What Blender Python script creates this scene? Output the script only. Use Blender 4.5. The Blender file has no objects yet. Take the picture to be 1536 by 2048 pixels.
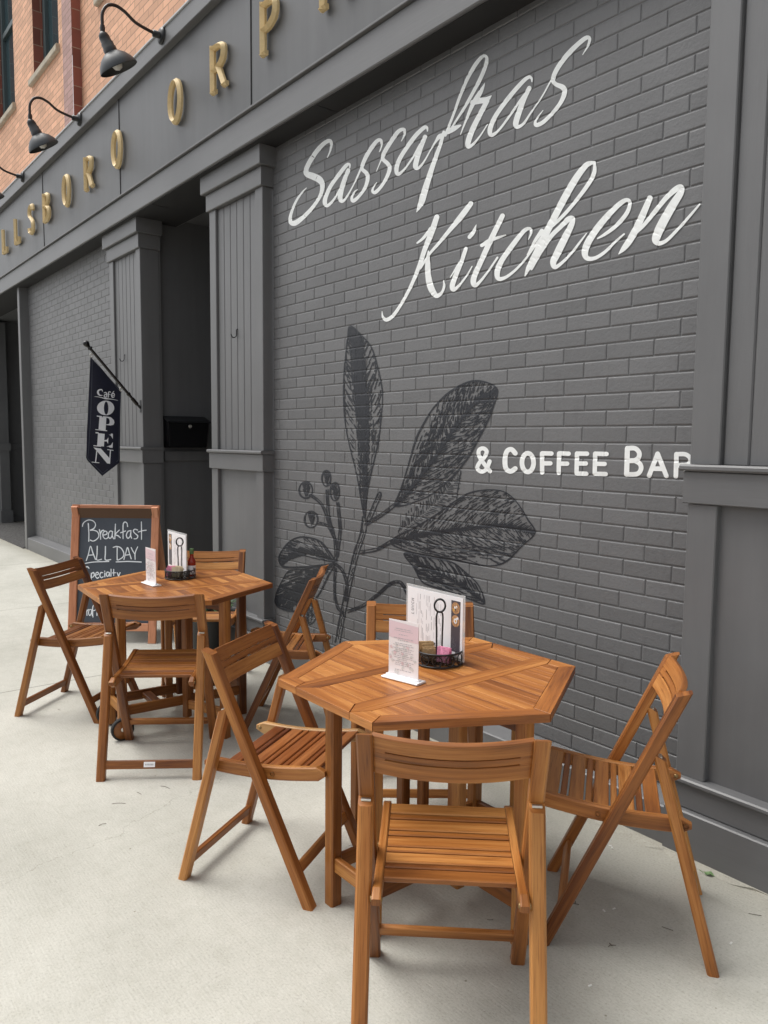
import bpy, math, random
from mathutils import Vector, Matrix
import numpy as np
R = math.radians
sc = bpy.context.scene
col = sc.collection
# ---------------------------------------------------------------- camera, sky, sun, exposure
F_PX = 1545.233
CAM = Vector((0, 0, 1.6))
CR = Matrix(((0.62150895, -0.77957447, -0.07739685),
             (0.78334808, 0.61963415, 0.04918639),
             (0.00961327, -0.09119846, 0.99578634)))      # columns: right, forward, up
cd = bpy.data.cameras.new('camera')
cam = bpy.data.objects.new('camera', cd); col.objects.link(cam)
cd.sensor_fit = 'VERTICAL'; cd.sensor_height = 36.0; cd.lens = 36.0 * F_PX / 2048
cd.clip_start = 0.05; cd.clip_end = 500
rt, fw, up = CR.col[0], CR.col[1], CR.col[2]
M = Matrix((( rt[0], up[0], -fw[0], CAM[0]), (rt[1], up[1], -fw[1], CAM[1]), (rt[2], up[2], -fw[2], CAM[2]), (0, 0, 0, 1)))
cam.matrix_world = M
sc.camera = cam

SUN_EL, SUN_DX, SUN_DY = R(63), -0.80, -0.60
w = bpy.data.worlds.new('World'); sc.world = w; w.use_nodes = True
nt = w.node_tree; nt.nodes.clear()
sky = nt.nodes.new('ShaderNodeTexSky'); sky.sky_type = 'NISHITA'; sky.sun_disc = False
sky.sun_elevation = SUN_EL; sky.sun_rotation = math.atan2(SUN_DX, SUN_DY); sky.dust_density = 4.0; sky.air_density = 1.0; sky.ozone_density = 1.0
hs = nt.nodes.new('ShaderNodeHueSaturation'); hs.inputs['Saturation'].default_value = 0.16
bg = nt.nodes.new('ShaderNodeBackground'); bg.inputs['Strength'].default_value = 0.15
wo = nt.nodes.new('ShaderNodeOutputWorld')
nt.links.new(sky.outputs[0], hs.inputs['Color']); nt.links.new(hs.outputs[0], bg.inputs['Color']); nt.links.new(bg.outputs[0], wo.inputs['Surface'])
sl = bpy.data.lights.new('sun', 'SUN'); sl.energy = 1.5; sl.angle = R(38); sl.color = (1.0, 0.965, 0.91)
sun = bpy.data.objects.new('sun', sl); col.objects.link(sun)
_h = math.hypot(SUN_DX, SUN_DY); _d = Vector((SUN_DX / _h * math.cos(SUN_EL), SUN_DY / _h * math.cos(SUN_EL), math.sin(SUN_EL)))
sun.rotation_euler = _d.to_track_quat('Z', 'Y').to_euler(); sun.location = (0, 0, 12)
sc.view_settings.view_transform = 'Standard'; sc.view_settings.look = 'None'; sc.view_settings.exposure = 0.42; sc.view_settings.gamma = 1.0
sc.view_settings.use_curve_mapping = False
sc.render.engine = 'CYCLES'
sc.cycles.max_bounces = 8; sc.cycles.diffuse_bounces = 4; sc.cycles.glossy_bounces = 3; sc.cycles.transparent_max_bounces = 8
sc.cycles.use_denoising = True

# ---------------------------------------------------------------- pixel of the photo (1536x2048) -> point on a given plane
def ray(x, y):
    return CR @ Vector(((x - 768) / F_PX, 1.0, -(y - 1024) / F_PX))
def on_y(x, y, Y): d = ray(x, y); return CAM + d * (Y / d[1])
def on_x(x, y, X): d = ray(x, y); return CAM + d * (X / d[0])
def on_z(x, y, Z): d = ray(x, y); return CAM + d * ((Z - 1.6) / d[2])
def on_plane(x, y, p, n): d = ray(x, y); return CAM + d * ((Vector(p) - CAM).dot(n) / d.dot(n))

# ---------------------------------------------------------------- materials
def new_mat(name):
    m = bpy.data.materials.new(name); m.use_nodes = True
    return m, m.node_tree, m.node_tree.nodes['Principled BSDF']
def N(t, kind, **kw):
    n = t.nodes.new(kind)
    for k, v in kw.items():
        if k in n.inputs: n.inputs[k].default_value = v
        else: setattr(n, k, v)
    return n
def L(t, a, b): t.links.new(a, b)
def ramp(t, stops):
    n = t.nodes.new('ShaderNodeValToRGB'); e = n.color_ramp.elements
    while len(e) < len(stops): e.new(0.5)
    for i, (p, c) in enumerate(stops): e[i].position = p; e[i].color = (c[0], c[1], c[2], 1)
    return n
def mixc(t, fac, a, b, mode='MIX'):
    n = t.nodes.new('ShaderNodeMix'); n.data_type = 'RGBA'; n.blend_type = mode
    for s, v in ((n.inputs['Factor'], fac), (n.inputs['A'], a), (n.inputs['B'], b)):
        s = [q for q in n.inputs if q.identifier == {'Factor': 'Factor_Float', 'A': 'A_Color', 'B': 'B_Color'}[s.name]][0]
        if hasattr(v, 'is_output'): L(t, v, s)
        elif s.identifier == 'Factor_Float': s.default_value = v
        else: s.default_value = (v[0], v[1], v[2], 1)
    return [q for q in n.outputs if q.identifier == 'Result_Color'][0]
def plain(name, c, rough=0.5, metal=0.0, noise=0.0, scale=20.0, bump=0.0, spec=None):
    m, t, b = new_mat(name)
    b.inputs['Base Color'].default_value = (*c, 1); b.inputs['Roughness'].default_value = rough; b.inputs['Metallic'].default_value = metal
    if spec is not None: b.inputs['Specular IOR Level'].default_value = spec
    if noise or bump:
        g = N(t, 'ShaderNodeNewGeometry'); n = N(t, 'ShaderNodeTexNoise', Scale=scale, Detail=6.0, Roughness=0.6)
        L(t, g.outputs['Position'], n.inputs['Vector'])
        if noise:
            r = ramp(t, ((0.3, [v * (1 - noise) for v in c]), (0.7, [v * (1 + noise) for v in c]))); L(t, n.outputs['Fac'], r.inputs[0]); L(t, r.outputs[0], b.inputs['Base Color'])
        if bump:
            bm = N(t, 'ShaderNodeBump', Strength=bump, Distance=0.004); L(t, n.outputs['Fac'], bm.inputs['Height']); L(t, bm.outputs[0], b.inputs['Normal'])
    return m

def wood_mat(name, dark, mid, light, rough=0.36):
    m, t, b = new_mat(name)
    uv = N(t, 'ShaderNodeUVMap'); uv.uv_map = 'grain'
    oi = N(t, 'ShaderNodeObjectInfo')
    mp = N(t, 'ShaderNodeMapping'); mp.inputs['Scale'].default_value = (2.2, 60, 1); L(t, uv.outputs[0], mp.inputs[0])
    n1 = N(t, 'ShaderNodeTexNoise', Scale=1.0, Detail=5.0, Roughness=0.62, Distortion=0.6); L(t, mp.outputs[0], n1.inputs['Vector'])
    mp2 = N(t, 'ShaderNodeMapping'); mp2.inputs['Scale'].default_value = (0.8, 9, 1); L(t, uv.outputs[0], mp2.inputs[0])
    n2 = N(t, 'ShaderNodeTexNoise', Scale=1.0, Detail=3.0, Roughness=0.5, Distortion=0.9); L(t, mp2.outputs[0], n2.inputs['Vector'])
    at = N(t, 'ShaderNodeAttribute'); at.attribute_name = 'tone'
    a1 = N(t, 'ShaderNodeMath', operation='MULTIPLY_ADD'); L(t, n1.outputs['Fac'], a1.inputs[0]); a1.inputs[1].default_value = 0.6; L(t, at.outputs['Fac'], a1.inputs[2])
    a2 = N(t, 'ShaderNodeMath', operation='MULTIPLY_ADD'); L(t, n2.outputs['Fac'], a2.inputs[0]); a2.inputs[1].default_value = 0.85; L(t, a1.outputs[0], a2.inputs[2])
    r = ramp(t, ((0.42, dark), (0.72, mid), (1.05 if False else 1.0, light))); L(t, a2.outputs[0], r.inputs[0])
    # fine dark pores along the grain
    mp3 = N(t, 'ShaderNodeMapping'); mp3.inputs['Scale'].default_value = (9, 260, 1); L(t, uv.outputs[0], mp3.inputs[0])
    n3 = N(t, 'ShaderNodeTexNoise', Scale=1.0, Detail=2.0); L(t, mp3.outputs[0], n3.inputs['Vector'])
    r3 = ramp(t, ((0.28, (0.62, 0.56, 0.5)), (0.45, (1, 1, 1)))); L(t, n3.outputs['Fac'], r3.inputs[0])
    c = mixc(t, 1.0, r.outputs[0], r3.outputs[0], 'MULTIPLY')
    c2 = mixc(t, 1.0, c, oi.outputs['Color'], 'MULTIPLY')
    L(t, c2, b.inputs['Base Color'])
    rr = N(t, 'ShaderNodeMapRange'); rr.inputs['To Min'].default_value = rough - 0.08; rr.inputs['To Max'].default_value = rough + 0.14; L(t, n1.outputs['Fac'], rr.inputs[0]); L(t, rr.outputs[0], b.inputs['Roughness'])
    bm = N(t, 'ShaderNodeBump', Strength=0.12, Distance=0.002); L(t, n1.outputs['Fac'], bm.inputs['Height']); L(t, bm.outputs[0], b.inputs['Normal'])
    b.inputs['Specular IOR Level'].default_value = 0.42
    return m

def brick_coords(t, axis):
    g = N(t, 'ShaderNodeNewGeometry'); s = N(t, 'ShaderNodeSeparateXYZ'); L(t, g.outputs['Position'], s.inputs[0])
    c = N(t, 'ShaderNodeCombineXYZ'); L(t, s.outputs[axis], c.inputs[0]); L(t, s.outputs[2], c.inputs[1])
    return g, c
def brick_mat(name, c, course, length, phase, axis=0, mort=0.008, var=0.05, mortar_c=None, bump=1.0, rough=0.42, dist=0.006, strokes=False, grit=0.35):
    m, t, b = new_mat(name)
    g, cc = brick_coords(t, axis)
    # slightly irregular courses
    nz = N(t, 'ShaderNodeTexNoise', Scale=2.3, Detail=2.0); L(t, g.outputs['Position'], nz.inputs['Vector'])
    of = N(t, 'ShaderNodeVectorMath', operation='MULTIPLY_ADD'); L(t, nz.outputs['Color'], of.inputs[0]); of.inputs[1].default_value = (0.012, 0.007, 0); of.inputs[2].default_value = (-0.006 + phase[0], -0.0035 + phase[1], 0)
    ad = N(t, 'ShaderNodeVectorMath', operation='ADD'); L(t, cc.outputs[0], ad.inputs[0]); L(t, of.outputs[0], ad.inputs[1])
    br = N(t, 'ShaderNodeTexBrick'); br.offset = 0.5; br.squash = 1.0
    br.inputs['Scale'].default_value = 1.0; br.inputs['Mortar Size'].default_value = mort; br.inputs['Mortar Smooth'].default_value = 0.3
    br.inputs['Brick Width'].default_value = length; br.inputs['Row Height'].default_value = course; br.inputs['Bias'].default_value = 0.0
    br.inputs['Color1'].default_value = (*[v * (1 - var) for v in c], 1); br.inputs['Color2'].default_value = (*[v * (1 + var) for v in c], 1)
    mc = mortar_c or c; br.inputs['Mortar'].default_value = (*mc, 1)
    L(t, ad.outputs[0], br.inputs['Vector'])
    n2 = N(t, 'ShaderNodeTexNoise', Scale=1.1, Detail=5.0, Roughness=0.6); L(t, g.outputs['Position'], n2.inputs['Vector'])
    r2 = ramp(t, ((0.3, (0.9, 0.9, 0.9)), (0.7, (1.08, 1.08, 1.08)))); L(t, n2.outputs['Fac'], r2.inputs[0])
    c1 = mixc(t, 1.0, br.outputs['Color'], r2.outputs[0], 'MULTIPLY')
    if strokes:       # hand brushed: thin places let a little of the wall through
        n4 = N(t, 'ShaderNodeTexNoise', Scale=30.0, Detail=4.0, Roughness=0.7); L(t, g.outputs['Position'], n4.inputs['Vector'])
        r4 = ramp(t, ((0.26, (0.86, 0.86, 0.86)), (0.42, (1, 1, 1)))); L(t, n4.outputs['Fac'], r4.inputs[0])
        c1 = mixc(t, 1.0, c1, r4.outputs[0], 'MULTIPLY')
    L(t, c1, b.inputs['Base Color']); b.inputs['Roughness'].default_value = rough
    n3 = N(t, 'ShaderNodeTexNoise', Scale=55.0, Detail=4.0, Roughness=0.65); L(t, g.outputs['Position'], n3.inputs['Vector'])
    inv = N(t, 'ShaderNodeMath', operation='MULTIPLY_ADD'); L(t, n3.outputs['Fac'], inv.inputs[0]); inv.inputs[1].default_value = grit
    sub = N(t, 'ShaderNodeMath', operation='SUBTRACT'); sub.inputs[0].default_value = 1.0; L(t, br.outputs['Fac'], sub.inputs[1]); L(t, sub.outputs[0], inv.inputs[2])
    bm = N(t, 'ShaderNodeBump', Strength=bump, Distance=dist); L(t, inv.outputs[0], bm.inputs['Height']); L(t, bm.outputs[0], b.inputs['Normal'])
    return m

COURSE, BLEN = 0.0702, 0.2265
PH = ((0.2265 * 12 + 2.4854), -1.0407 + 0.0702 * 15 + 0.0)
GREY = (0.138, 0.139, 0.142)
def grey_mat(name, c, streak=0.11, bump=0.2, vertical=True, rough=0.4, grain=0.0):
    m, t, b = new_mat(name)
    g = N(t, 'ShaderNodeNewGeometry')
    mp = N(t, 'ShaderNodeMapping'); mp.inputs['Scale'].default_value = (9, 9, 0.7) if vertical else (0.7, 9, 9); L(t, g.outputs['Position'], mp.inputs[0])
    n1 = N(t, 'ShaderNodeTexNoise', Scale=1.0, Detail=6.0, Roughness=0.6); L(t, mp.outputs[0], n1.inputs['Vector'])
    n2 = N(t, 'ShaderNodeTexNoise', Scale=1.7, Detail=4.0, Roughness=0.6); L(t, g.outputs['Position'], n2.inputs['Vector'])
    a = N(t, 'ShaderNodeMath', operation='ADD'); L(t, n1.outputs['Fac'], a.inputs[0]); L(t, n2.outputs['Fac'], a.inputs[1])
    h = N(t, 'ShaderNodeMath', operation='MULTIPLY'); L(t, a.outputs[0], h.inputs[0]); h.inputs[1].default_value = 0.5
    r = ramp(t, ((0.34, [v * (1 - streak) for v in c]), (0.66, [v * (1 + streak) for v in c]))); L(t, h.outputs[0], r.inputs[0])
    L(t, r.outputs[0], b.inputs['Base Color']); b.inputs['Roughness'].default_value = rough
    mp3 = N(t, 'ShaderNodeMapping'); mp3.inputs['Scale'].default_value = (60, 60, 6) if vertical else (6, 60, 60); L(t, g.outputs['Position'], mp3.inputs[0])
    n3 = N(t, 'ShaderNodeTexNoise', Scale=1.0, Detail=5.0, Roughness=0.65, Distortion=0.5); L(t, mp3.outputs[0], n3.inputs['Vector'])
    bm = N(t, 'ShaderNodeBump', Strength=bump, Distance=0.003); L(t, n3.outputs['Fac'], bm.inputs['Height']); L(t, bm.outputs[0], b.inputs['Normal'])
    return m

MW = wood_mat('acacia', (0.125, 0.038, 0.0092), (0.345, 0.128, 0.0285), (0.57, 0.27, 0.08))
MW_PALE = wood_mat('acacia_sapwood', (0.33, 0.17, 0.06), (0.47, 0.26, 0.10), (0.55, 0.33, 0.14))
MW_RED = wood_mat('cedar_frame', (0.47, 0.185, 0.09), (0.60, 0.26, 0.14), (0.68, 0.33, 0.19), 0.5)
def wall_paint(name, c, var=0.10, grit=0.5, rough=0.42, worn=0.0):
    m, t, b = new_mat(name); g = N(t, 'ShaderNodeNewGeometry')
    at = N(t, 'ShaderNodeAttribute'); at.attribute_name = 'tone'
    n1 = N(t, 'ShaderNodeTexNoise', Scale=1.3, Detail=6.0, Roughness=0.62); L(t, g.outputs['Position'], n1.inputs['Vector'])
    mp = N(t, 'ShaderNodeMapping'); mp.inputs['Scale'].default_value = (26, 26, 9); L(t, g.outputs['Position'], mp.inputs[0])
    n2 = N(t, 'ShaderNodeTexNoise', Scale=1.0, Detail=5.0, Roughness=0.7); L(t, mp.outputs[0], n2.inputs['Vector'])
    a = N(t, 'ShaderNodeMath', operation='MULTIPLY_ADD'); L(t, at.outputs['Fac'], a.inputs[0]); a.inputs[1].default_value = 1.0; L(t, n1.outputs['Fac'], a.inputs[2])
    r = ramp(t, ((0.25, [v * (1 - var) for v in c]), (0.75, [v * (1 + var) for v in c]))); L(t, a.outputs[0], r.inputs[0])
    r2 = ramp(t, ((0.26, (0.86 - worn, 0.86 - worn, 0.86 - worn)), (0.45, (1, 1, 1)))); L(t, n2.outputs['Fac'], r2.inputs[0])
    L(t, mixc(t, 1.0, r.outputs[0], r2.outputs[0], 'MULTIPLY'), b.inputs['Base Color']); b.inputs['Roughness'].default_value = rough
    n3 = N(t, 'ShaderNodeTexNoise', Scale=70.0, Detail=5.0, Roughness=0.7); L(t, g.outputs['Position'], n3.inputs['Vector'])
    bm = N(t, 'ShaderNodeBump', Strength=grit, Distance=0.004); L(t, n3.outputs['Fac'], bm.inputs['Height']); L(t, bm.outputs[0], b.inputs['Normal'])
    return m
M_BRICK = wall_paint('grey_painted_brick', GREY)
M_WHITE = wall_paint('white_wall_paint', (0.84, 0.86, 0.85), var=0.02, grit=0.3)
M_INK = wall_paint('dark_mural_paint', (0.017, 0.019, 0.025), var=0.15, grit=0.3)
# brickwork as real relief: the same rule gives the bricks and the paint that lies over them
def _hash(i, j, k=0): v = math.sin(i * 127.1 + j * 311.7 + k * 74.7) * 43758.5453; return v - math.floor(v)
BZ0, BX0, BJ, BD = 1.0407 - COURSE * 16, -2.4854, 0.0020, 0.0036
def row_of(z): return math.floor((z - BZ0) / COURSE)
def row_off(r): return BX0 + (0.0 if (r - row_of(0.865)) % 2 == 0 else BLEN / 2) + (_hash(r, 3) - 0.5) * 0.016
def brick_rect(r, c):
    x0 = row_off(r) + c * BLEN; return (x0 + (_hash(r, c) - 0.5) * 0.006, x0 + BLEN + (_hash(r, c + 1) - 0.5) * 0.006, BZ0 + r * COURSE + (_hash(r, 9) - 0.5) * 0.0024, BZ0 + (r + 1) * COURSE + (_hash(r + 1, 9) - 0.5) * 0.0024)
STEPS = ((BJ, BD), (BJ + 0.0010, 0.0020), (BJ + 0.0028, 0.0007), (BJ + 0.0058, 0.0))
def relief(x, z):         # depth of the wall surface behind the brick faces
    r = row_of(z)
    for rr in (r, r - 1, r + 1):
        c = math.floor((x - row_off(rr)) / BLEN)
        for cc in (c, c - 1, c + 1):
            a, b, d, e = brick_rect(rr, cc)
            if a <= x <= b and d <= z <= e:
                m = min(x - a, b - x, z - d, e - z)
                if m <= STEPS[0][0]: return BD
                for (d0, h0), (d1, h1) in zip(STEPS, STEPS[1:]):
                    if m < d1: return h0 + (h1 - h0) * (m - d0) / (d1 - d0)
                return 0.0
    return BD
M_TRIM = grey_mat('grey_trim_paint', GREY)
M_PLANK = grey_mat('rough_sawn_grey_paint', GREY, streak=0.10, bump=0.55)
M_TRIM_H = grey_mat('grey_trim_paint_horizontal', GREY, vertical=False, bump=0.25)
M_FASCIA = grey_mat('grey_fascia_paint', (0.094, 0.096, 0.098), streak=0.14, bump=0.06)
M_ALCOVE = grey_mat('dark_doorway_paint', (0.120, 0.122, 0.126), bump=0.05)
ORANGE = (0.74, 0.42, 0.265)
M_OBRICK = brick_mat('orange_brick', ORANGE, 0.0715, 0.228, (0, 0.02), var=0.16, mort=0.005, mortar_c=(0.40, 0.225, 0.15), bump=0.5, rough=0.8, dist=0.004, grit=0.1)
M_PBRICK = brick_mat('mauve_brick', (0.47, 0.29, 0.26), 0.0715, 0.228, (0, 0.02), var=0.15, mort=0.006, mortar_c=(0.30, 0.2, 0.16), bump=0.5, rough=0.8, dist=0.004, grit=0.1)
M_RBRICK = brick_mat('maroon_brick', (0.24, 0.08, 0.055), 0.0715 * 2.9, 0.4, (0, 0.02), axis=1, var=0.2, mort=0.006, mortar_c=(0.35, 0.25, 0.18), bump=0.5, rough=0.8, dist=0.004, grit=0.1)
M_GOLD = plain('brushed_gold', (0.72, 0.55, 0.29), 0.58, 0.08, noise=0.08, scale=40)
M_BLACK = plain('black_metal', (0.012, 0.013, 0.015), 0.4)
M_GLOSSB = plain('gloss_black', (0.005, 0.005, 0.006), 0.22)
M_LAMP = plain('slate_enamel', (0.034, 0.041, 0.047), 0.42, noise=0.1, scale=9)
M_LAMPIN = plain('shade_inside', (0.02, 0.02, 0.021), 0.5)
M_PIPE = plain('brown_black_pipe', (0.020, 0.014, 0.014), 0.35)
M_BULB = plain('frosted_bulb', (0.62, 0.61, 0.58), 0.3)
M_BOLT = plain('dull_brass', (0.30, 0.20, 0.09), 0.4, 0.7)
M_STEEL = plain('bright_steel', (0.62, 0.60, 0.55), 0.28, 0.9)
M_PAPER = plain('white_paper', (0.86, 0.86, 0.88), 0.35)
M_CARD = plain('pink_card', (0.85, 0.82, 0.825), 0.4)
M_CARDP = plain('pink_header', (0.76, 0.60, 0.64), 0.5)
M_TEXT = plain('grey_print', (0.20, 0.20, 0.21), 0.6)
M_TEXTL = plain('pale_print', (0.45, 0.44, 0.46), 0.6)
M_CHALK = plain('chalk', (0.80, 0.84, 0.88), 0.9, noise=0.12, scale=160)
M_SLATE = plain('chalkboard_slate', (0.052, 0.062, 0.080), 0.55, noise=0.13, scale=5)
M_FLAG = plain('navy_cloth', (0.010, 0.012, 0.030), 0.65, noise=0.2, scale=14)
M_FLAGW = plain('white_cloth', (0.88, 0.90, 0.94), 0.7)
M_SEAM = plain('grey_stitching', (0.10, 0.11, 0.14), 0.7)
M_BROWNS = plain('brown_sugar_packet', (0.50, 0.34, 0.17), 0.7, noise=0.25, scale=120)
M_PINK = plain('pink_packet', (0.80, 0.30, 0.46), 0.5, noise=0.25, scale=90)
M_CREAM = plain('cream_packet', (0.72, 0.62, 0.42), 0.6)
M_STONE = plain('limestone_sill', (0.46, 0.41, 0.32), 0.9, noise=0.2, scale=6, bump=0.2)
M_WFRAME = plain('green_grey_window_frame', (0.075, 0.105, 0.11), 0.5)
M_RUBBER = plain('black_rubber', (0.012, 0.012, 0.012), 0.75)
M_SOFFIT = plain('dark_soffit', (0.018, 0.018, 0.019), 0.7)  # near-black colour for the fascia underside, far darker than the grey trim
M_MAT = plain('pebbled_mat', (0.06, 0.058, 0.056), 0.95, noise=0.75, scale=42, bump=0.8)
M_FLASH = plain('pale_flashing', (0.55, 0.56, 0.57), 0.45)
M_LEAF = plain('green_leaf', (0.055, 0.115, 0.035), 0.5, noise=0.3, scale=40)
M_LEAF2 = plain('fallen_leaf', (0.17, 0.27, 0.12), 0.6, noise=0.25, scale=60)
M_TWIG = plain('dry_twig', (0.13, 0.11, 0.085), 0.8)
M_CHIP = plain('white_chip', (0.75, 0.75, 0.72), 0.7)
M_SAUCE = plain('red_sauce', (0.30, 0.025, 0.008), 0.15)
M_CAPG = plain('green_cap', (0.10, 0.20, 0.07), 0.4)
M_FOODD = plain('menu_photo_ground', (0.085, 0.075, 0.09), 0.4)
M_FOOD1 = plain('menu_photo_food', (0.45, 0.25, 0.12), 0.5, noise=0.6, scale=140)
M_YOLK = plain('menu_photo_yolk', (0.70, 0.42, 0.10), 0.5)
def glass_mat(name, c, alpha):
    m, t, b = new_mat(name); b.inputs['Base Color'].default_value = (*c, 1); b.inputs['Roughness'].default_value = 0.08; b.inputs['Alpha'].default_value = alpha
    return m
M_ACRYL = glass_mat('clear_acrylic', (0.85, 0.87, 0.88), 0.35)
M_SMOKE = glass_mat('smoked_plastic', (0.010, 0.010, 0.011), 0.55)
M_PANE = plain('window_glass', (0.045, 0.075, 0.085), 0.06)

def concrete():
    m, t, b = new_mat('sidewalk_concrete')
    g = N(t, 'ShaderNodeNewGeometry')
    n1 = N(t, 'ShaderNodeTexNoise', Scale=0.9, Detail=7.0, Roughness=0.62); L(t, g.outputs['Position'], n1.inputs['Vector'])
    n2 = N(t, 'ShaderNodeTexNoise', Scale=16.0, Detail=6.0, Roughness=0.7); L(t, g.outputs['Position'], n2.inputs['Vector'])
    n3 = N(t, 'ShaderNodeTexNoise', Scale=120.0, Detail=5.0, Roughness=0.7); L(t, g.outputs['Position'], n3.inputs['Vector'])
    r1 = ramp(t, ((0.32, (0.40, 0.394, 0.350)), (0.68, (0.535, 0.528, 0.478)))); L(t, n1.outputs['Fac'], r1.inputs[0])
    r2 = ramp(t, ((0.28, (0.92, 0.915, 0.90)), (0.50, (1, 1, 1)), (0.72, (1.04, 1.04, 1.04)))); L(t, n2.outputs['Fac'], r2.inputs[0])
    r3 = ramp(t, ((0.28, (0.70, 0.69, 0.67)), (0.45, (0.975, 0.975, 0.97)), (0.56, (1.02, 1.02, 1.02)), (0.70, (1.12, 1.12, 1.11)))); L(t, n3.outputs['Fac'], r3.inputs[0])
    c = mixc(t, 1.0, r1.outputs[0], r2.outputs[0], 'MULTIPLY'); c = mixc(t, 1.0, c, r3.outputs[0], 'MULTIPLY')
    # sparse dark flecks
    v = N(t, 'ShaderNodeTexVoronoi', Scale=7.0); L(t, g.outputs['Position'], v.inputs['Vector'])
    rv = ramp(t, ((0.018, (0.55, 0.52, 0.47)), (0.035, (1, 1, 1)))); L(t, v.outputs['Distance'], rv.inputs[0]); c = mixc(t, 1.0, c, rv.outputs[0], 'MULTIPLY')
    # old gum and drip spots, and grime gathered along the foot of the wall
    v2 = N(t, 'ShaderNodeTexVoronoi', Scale=1.15); L(t, g.outputs['Position'], v2.inputs['Vector'])
    rv2 = ramp(t, ((0.012, (0.74, 0.73, 0.70)), (0.030, (1, 1, 1)))); L(t, v2.outputs['Distance'], rv2.inputs[0]); c = mixc(t, 1.0, c, rv2.outputs[0], 'MULTIPLY')
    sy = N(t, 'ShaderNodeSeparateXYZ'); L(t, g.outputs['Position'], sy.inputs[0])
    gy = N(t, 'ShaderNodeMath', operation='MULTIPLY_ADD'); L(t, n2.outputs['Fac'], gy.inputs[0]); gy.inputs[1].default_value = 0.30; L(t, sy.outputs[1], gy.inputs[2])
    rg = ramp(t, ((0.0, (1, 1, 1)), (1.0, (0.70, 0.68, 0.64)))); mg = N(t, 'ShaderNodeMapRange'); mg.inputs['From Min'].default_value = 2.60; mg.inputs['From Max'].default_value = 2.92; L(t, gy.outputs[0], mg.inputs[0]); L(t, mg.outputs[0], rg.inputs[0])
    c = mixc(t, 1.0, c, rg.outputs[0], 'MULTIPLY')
    # a hairline crack: where a warped coordinate crosses zero
    s = N(t, 'ShaderNodeSeparateXYZ'); L(t, g.outputs['Position'], s.inputs[0])
    n4 = N(t, 'ShaderNodeTexNoise', Scale=2.2, Detail=6.0, Roughness=0.6); L(t, g.outputs['Position'], n4.inputs['Vector'])
    def line(expr_in, off, width, wob):
        a = N(t, 'ShaderNodeMath', operation='MULTIPLY_ADD'); L(t, n4.outputs['Fac'], a.inputs[0]); a.inputs[1].default_value = wob; L(t, expr_in, a.inputs[2])
        d = N(t, 'ShaderNodeMath', operation='SUBTRACT'); L(t, a.outputs[0], d.inputs[0]); d.inputs[1].default_value = off
        ab = N(t, 'ShaderNodeMath', operation='ABSOLUTE'); L(t, d.outputs[0], ab.inputs[0])
        mr = N(t, 'ShaderNodeMapRange'); mr.inputs['From Min'].default_value = width * 0.4; mr.inputs['From Max'].default_value = width; L(t, ab.outputs[0], mr.inputs[0])
        return mr.outputs[0]
    k0 = line(s.outputs[0], -5.20, 0.006, 0.0); k1 = line(s.outputs[0], -10.03, 0.008, 0.0); k2 = line(s.outputs[0], -7.6, 0.006, 0.0)
    dg = N(t, 'ShaderNodeMath', operation='MULTIPLY_ADD'); L(t, s.outputs[1], dg.inputs[0]); dg.inputs[1].default_value = 0.35; L(t, s.outputs[0], dg.inputs[2])
    k3 = line(dg.outputs[0], -2.45, 0.003, 0.5)
    mul = None
    for k, cc in ((k0, (0.34, 0.33, 0.32)), (k1, (0.5, 0.49, 0.47)), (k2, (0.6, 0.59, 0.57)), (k3, (0.78, 0.77, 0.75))):
        cm = mixc(t, k, cc, (1, 1, 1)); c = mixc(t, 1.0, c, cm, 'MULTIPLY')
    L(t, c, b.inputs['Base Color']); b.inputs['Roughness'].default_value = 0.9; b.inputs['Specular IOR Level'].default_value = 0.25
    mp = N(t, 'ShaderNodeMapping'); mp.inputs['Scale'].default_value = (14, 130, 1); mp.inputs['Rotation'].default_value = (0, 0, R(12)); L(t, g.outputs['Position'], mp.inputs[0])
    n5 = N(t, 'ShaderNodeTexNoise', Scale=1.0, Detail=4.0); L(t, mp.outputs[0], n5.inputs['Vector'])
    ad = N(t, 'ShaderNodeMath', operation='ADD'); L(t, n5.outputs['Fac'], ad.inputs[0]); L(t, n3.outputs['Fac'], ad.inputs[1])
    bm = N(t, 'ShaderNodeBump', Strength=0.35, Distance=0.004); L(t, ad.outputs[0], bm.inputs['Height']); L(t, bm.outputs[0], b.inputs['Normal'])
    return m
M_CONC = concrete()
M_ASPH = plain('asphalt', (0.05, 0.05, 0.052), 0.9, noise=0.3, scale=60, bump=0.5)

# ---------------------------------------------------------------- mesh helpers
RND = random.Random(7)
class MB:
    def __init__(s): s.v, s.f, s.uv, s.tone, s.mi, s.sm = [], [], [], [], [], []
    def add(s, vs, fs, uvs=None, tone=0.0, mi=0, smooth=False):
        o = len(s.v); s.v += [tuple(p) for p in vs]
        for i, f in enumerate(fs):
            s.f.append([o + k for k in f]); s.uv.append(uvs[i] if uvs else [(0, 0)] * len(f)); s.tone.append(tone); s.mi.append(mi); s.sm.append(smooth)
    def build(s, name, mats, parent=None, loc=None):
        me = bpy.data.meshes.new(name); me.from_pydata(s.v, [], s.f)
        if not isinstance(mats, (list, tuple)): mats = [mats]
        for m in mats: me.materials.append(m)
        ul = me.uv_layers.new(name='grain'); k = 0; data = []
        for u in s.uv:
            for a in u: data += [a[0], a[1]]
        ul.data.foreach_set('uv', data)
        at = me.attributes.new('tone', 'FLOAT', 'FACE'); at.data.foreach_set('value', s.tone)
        me.polygons.foreach_set('material_index', s.mi); me.polygons.foreach_set('use_smooth', s.sm)
        me.update()
        o = bpy.data.objects.new(name, me); col.objects.link(o)
        if parent: o.parent = parent
        if loc: o.location = loc
        return o
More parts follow.
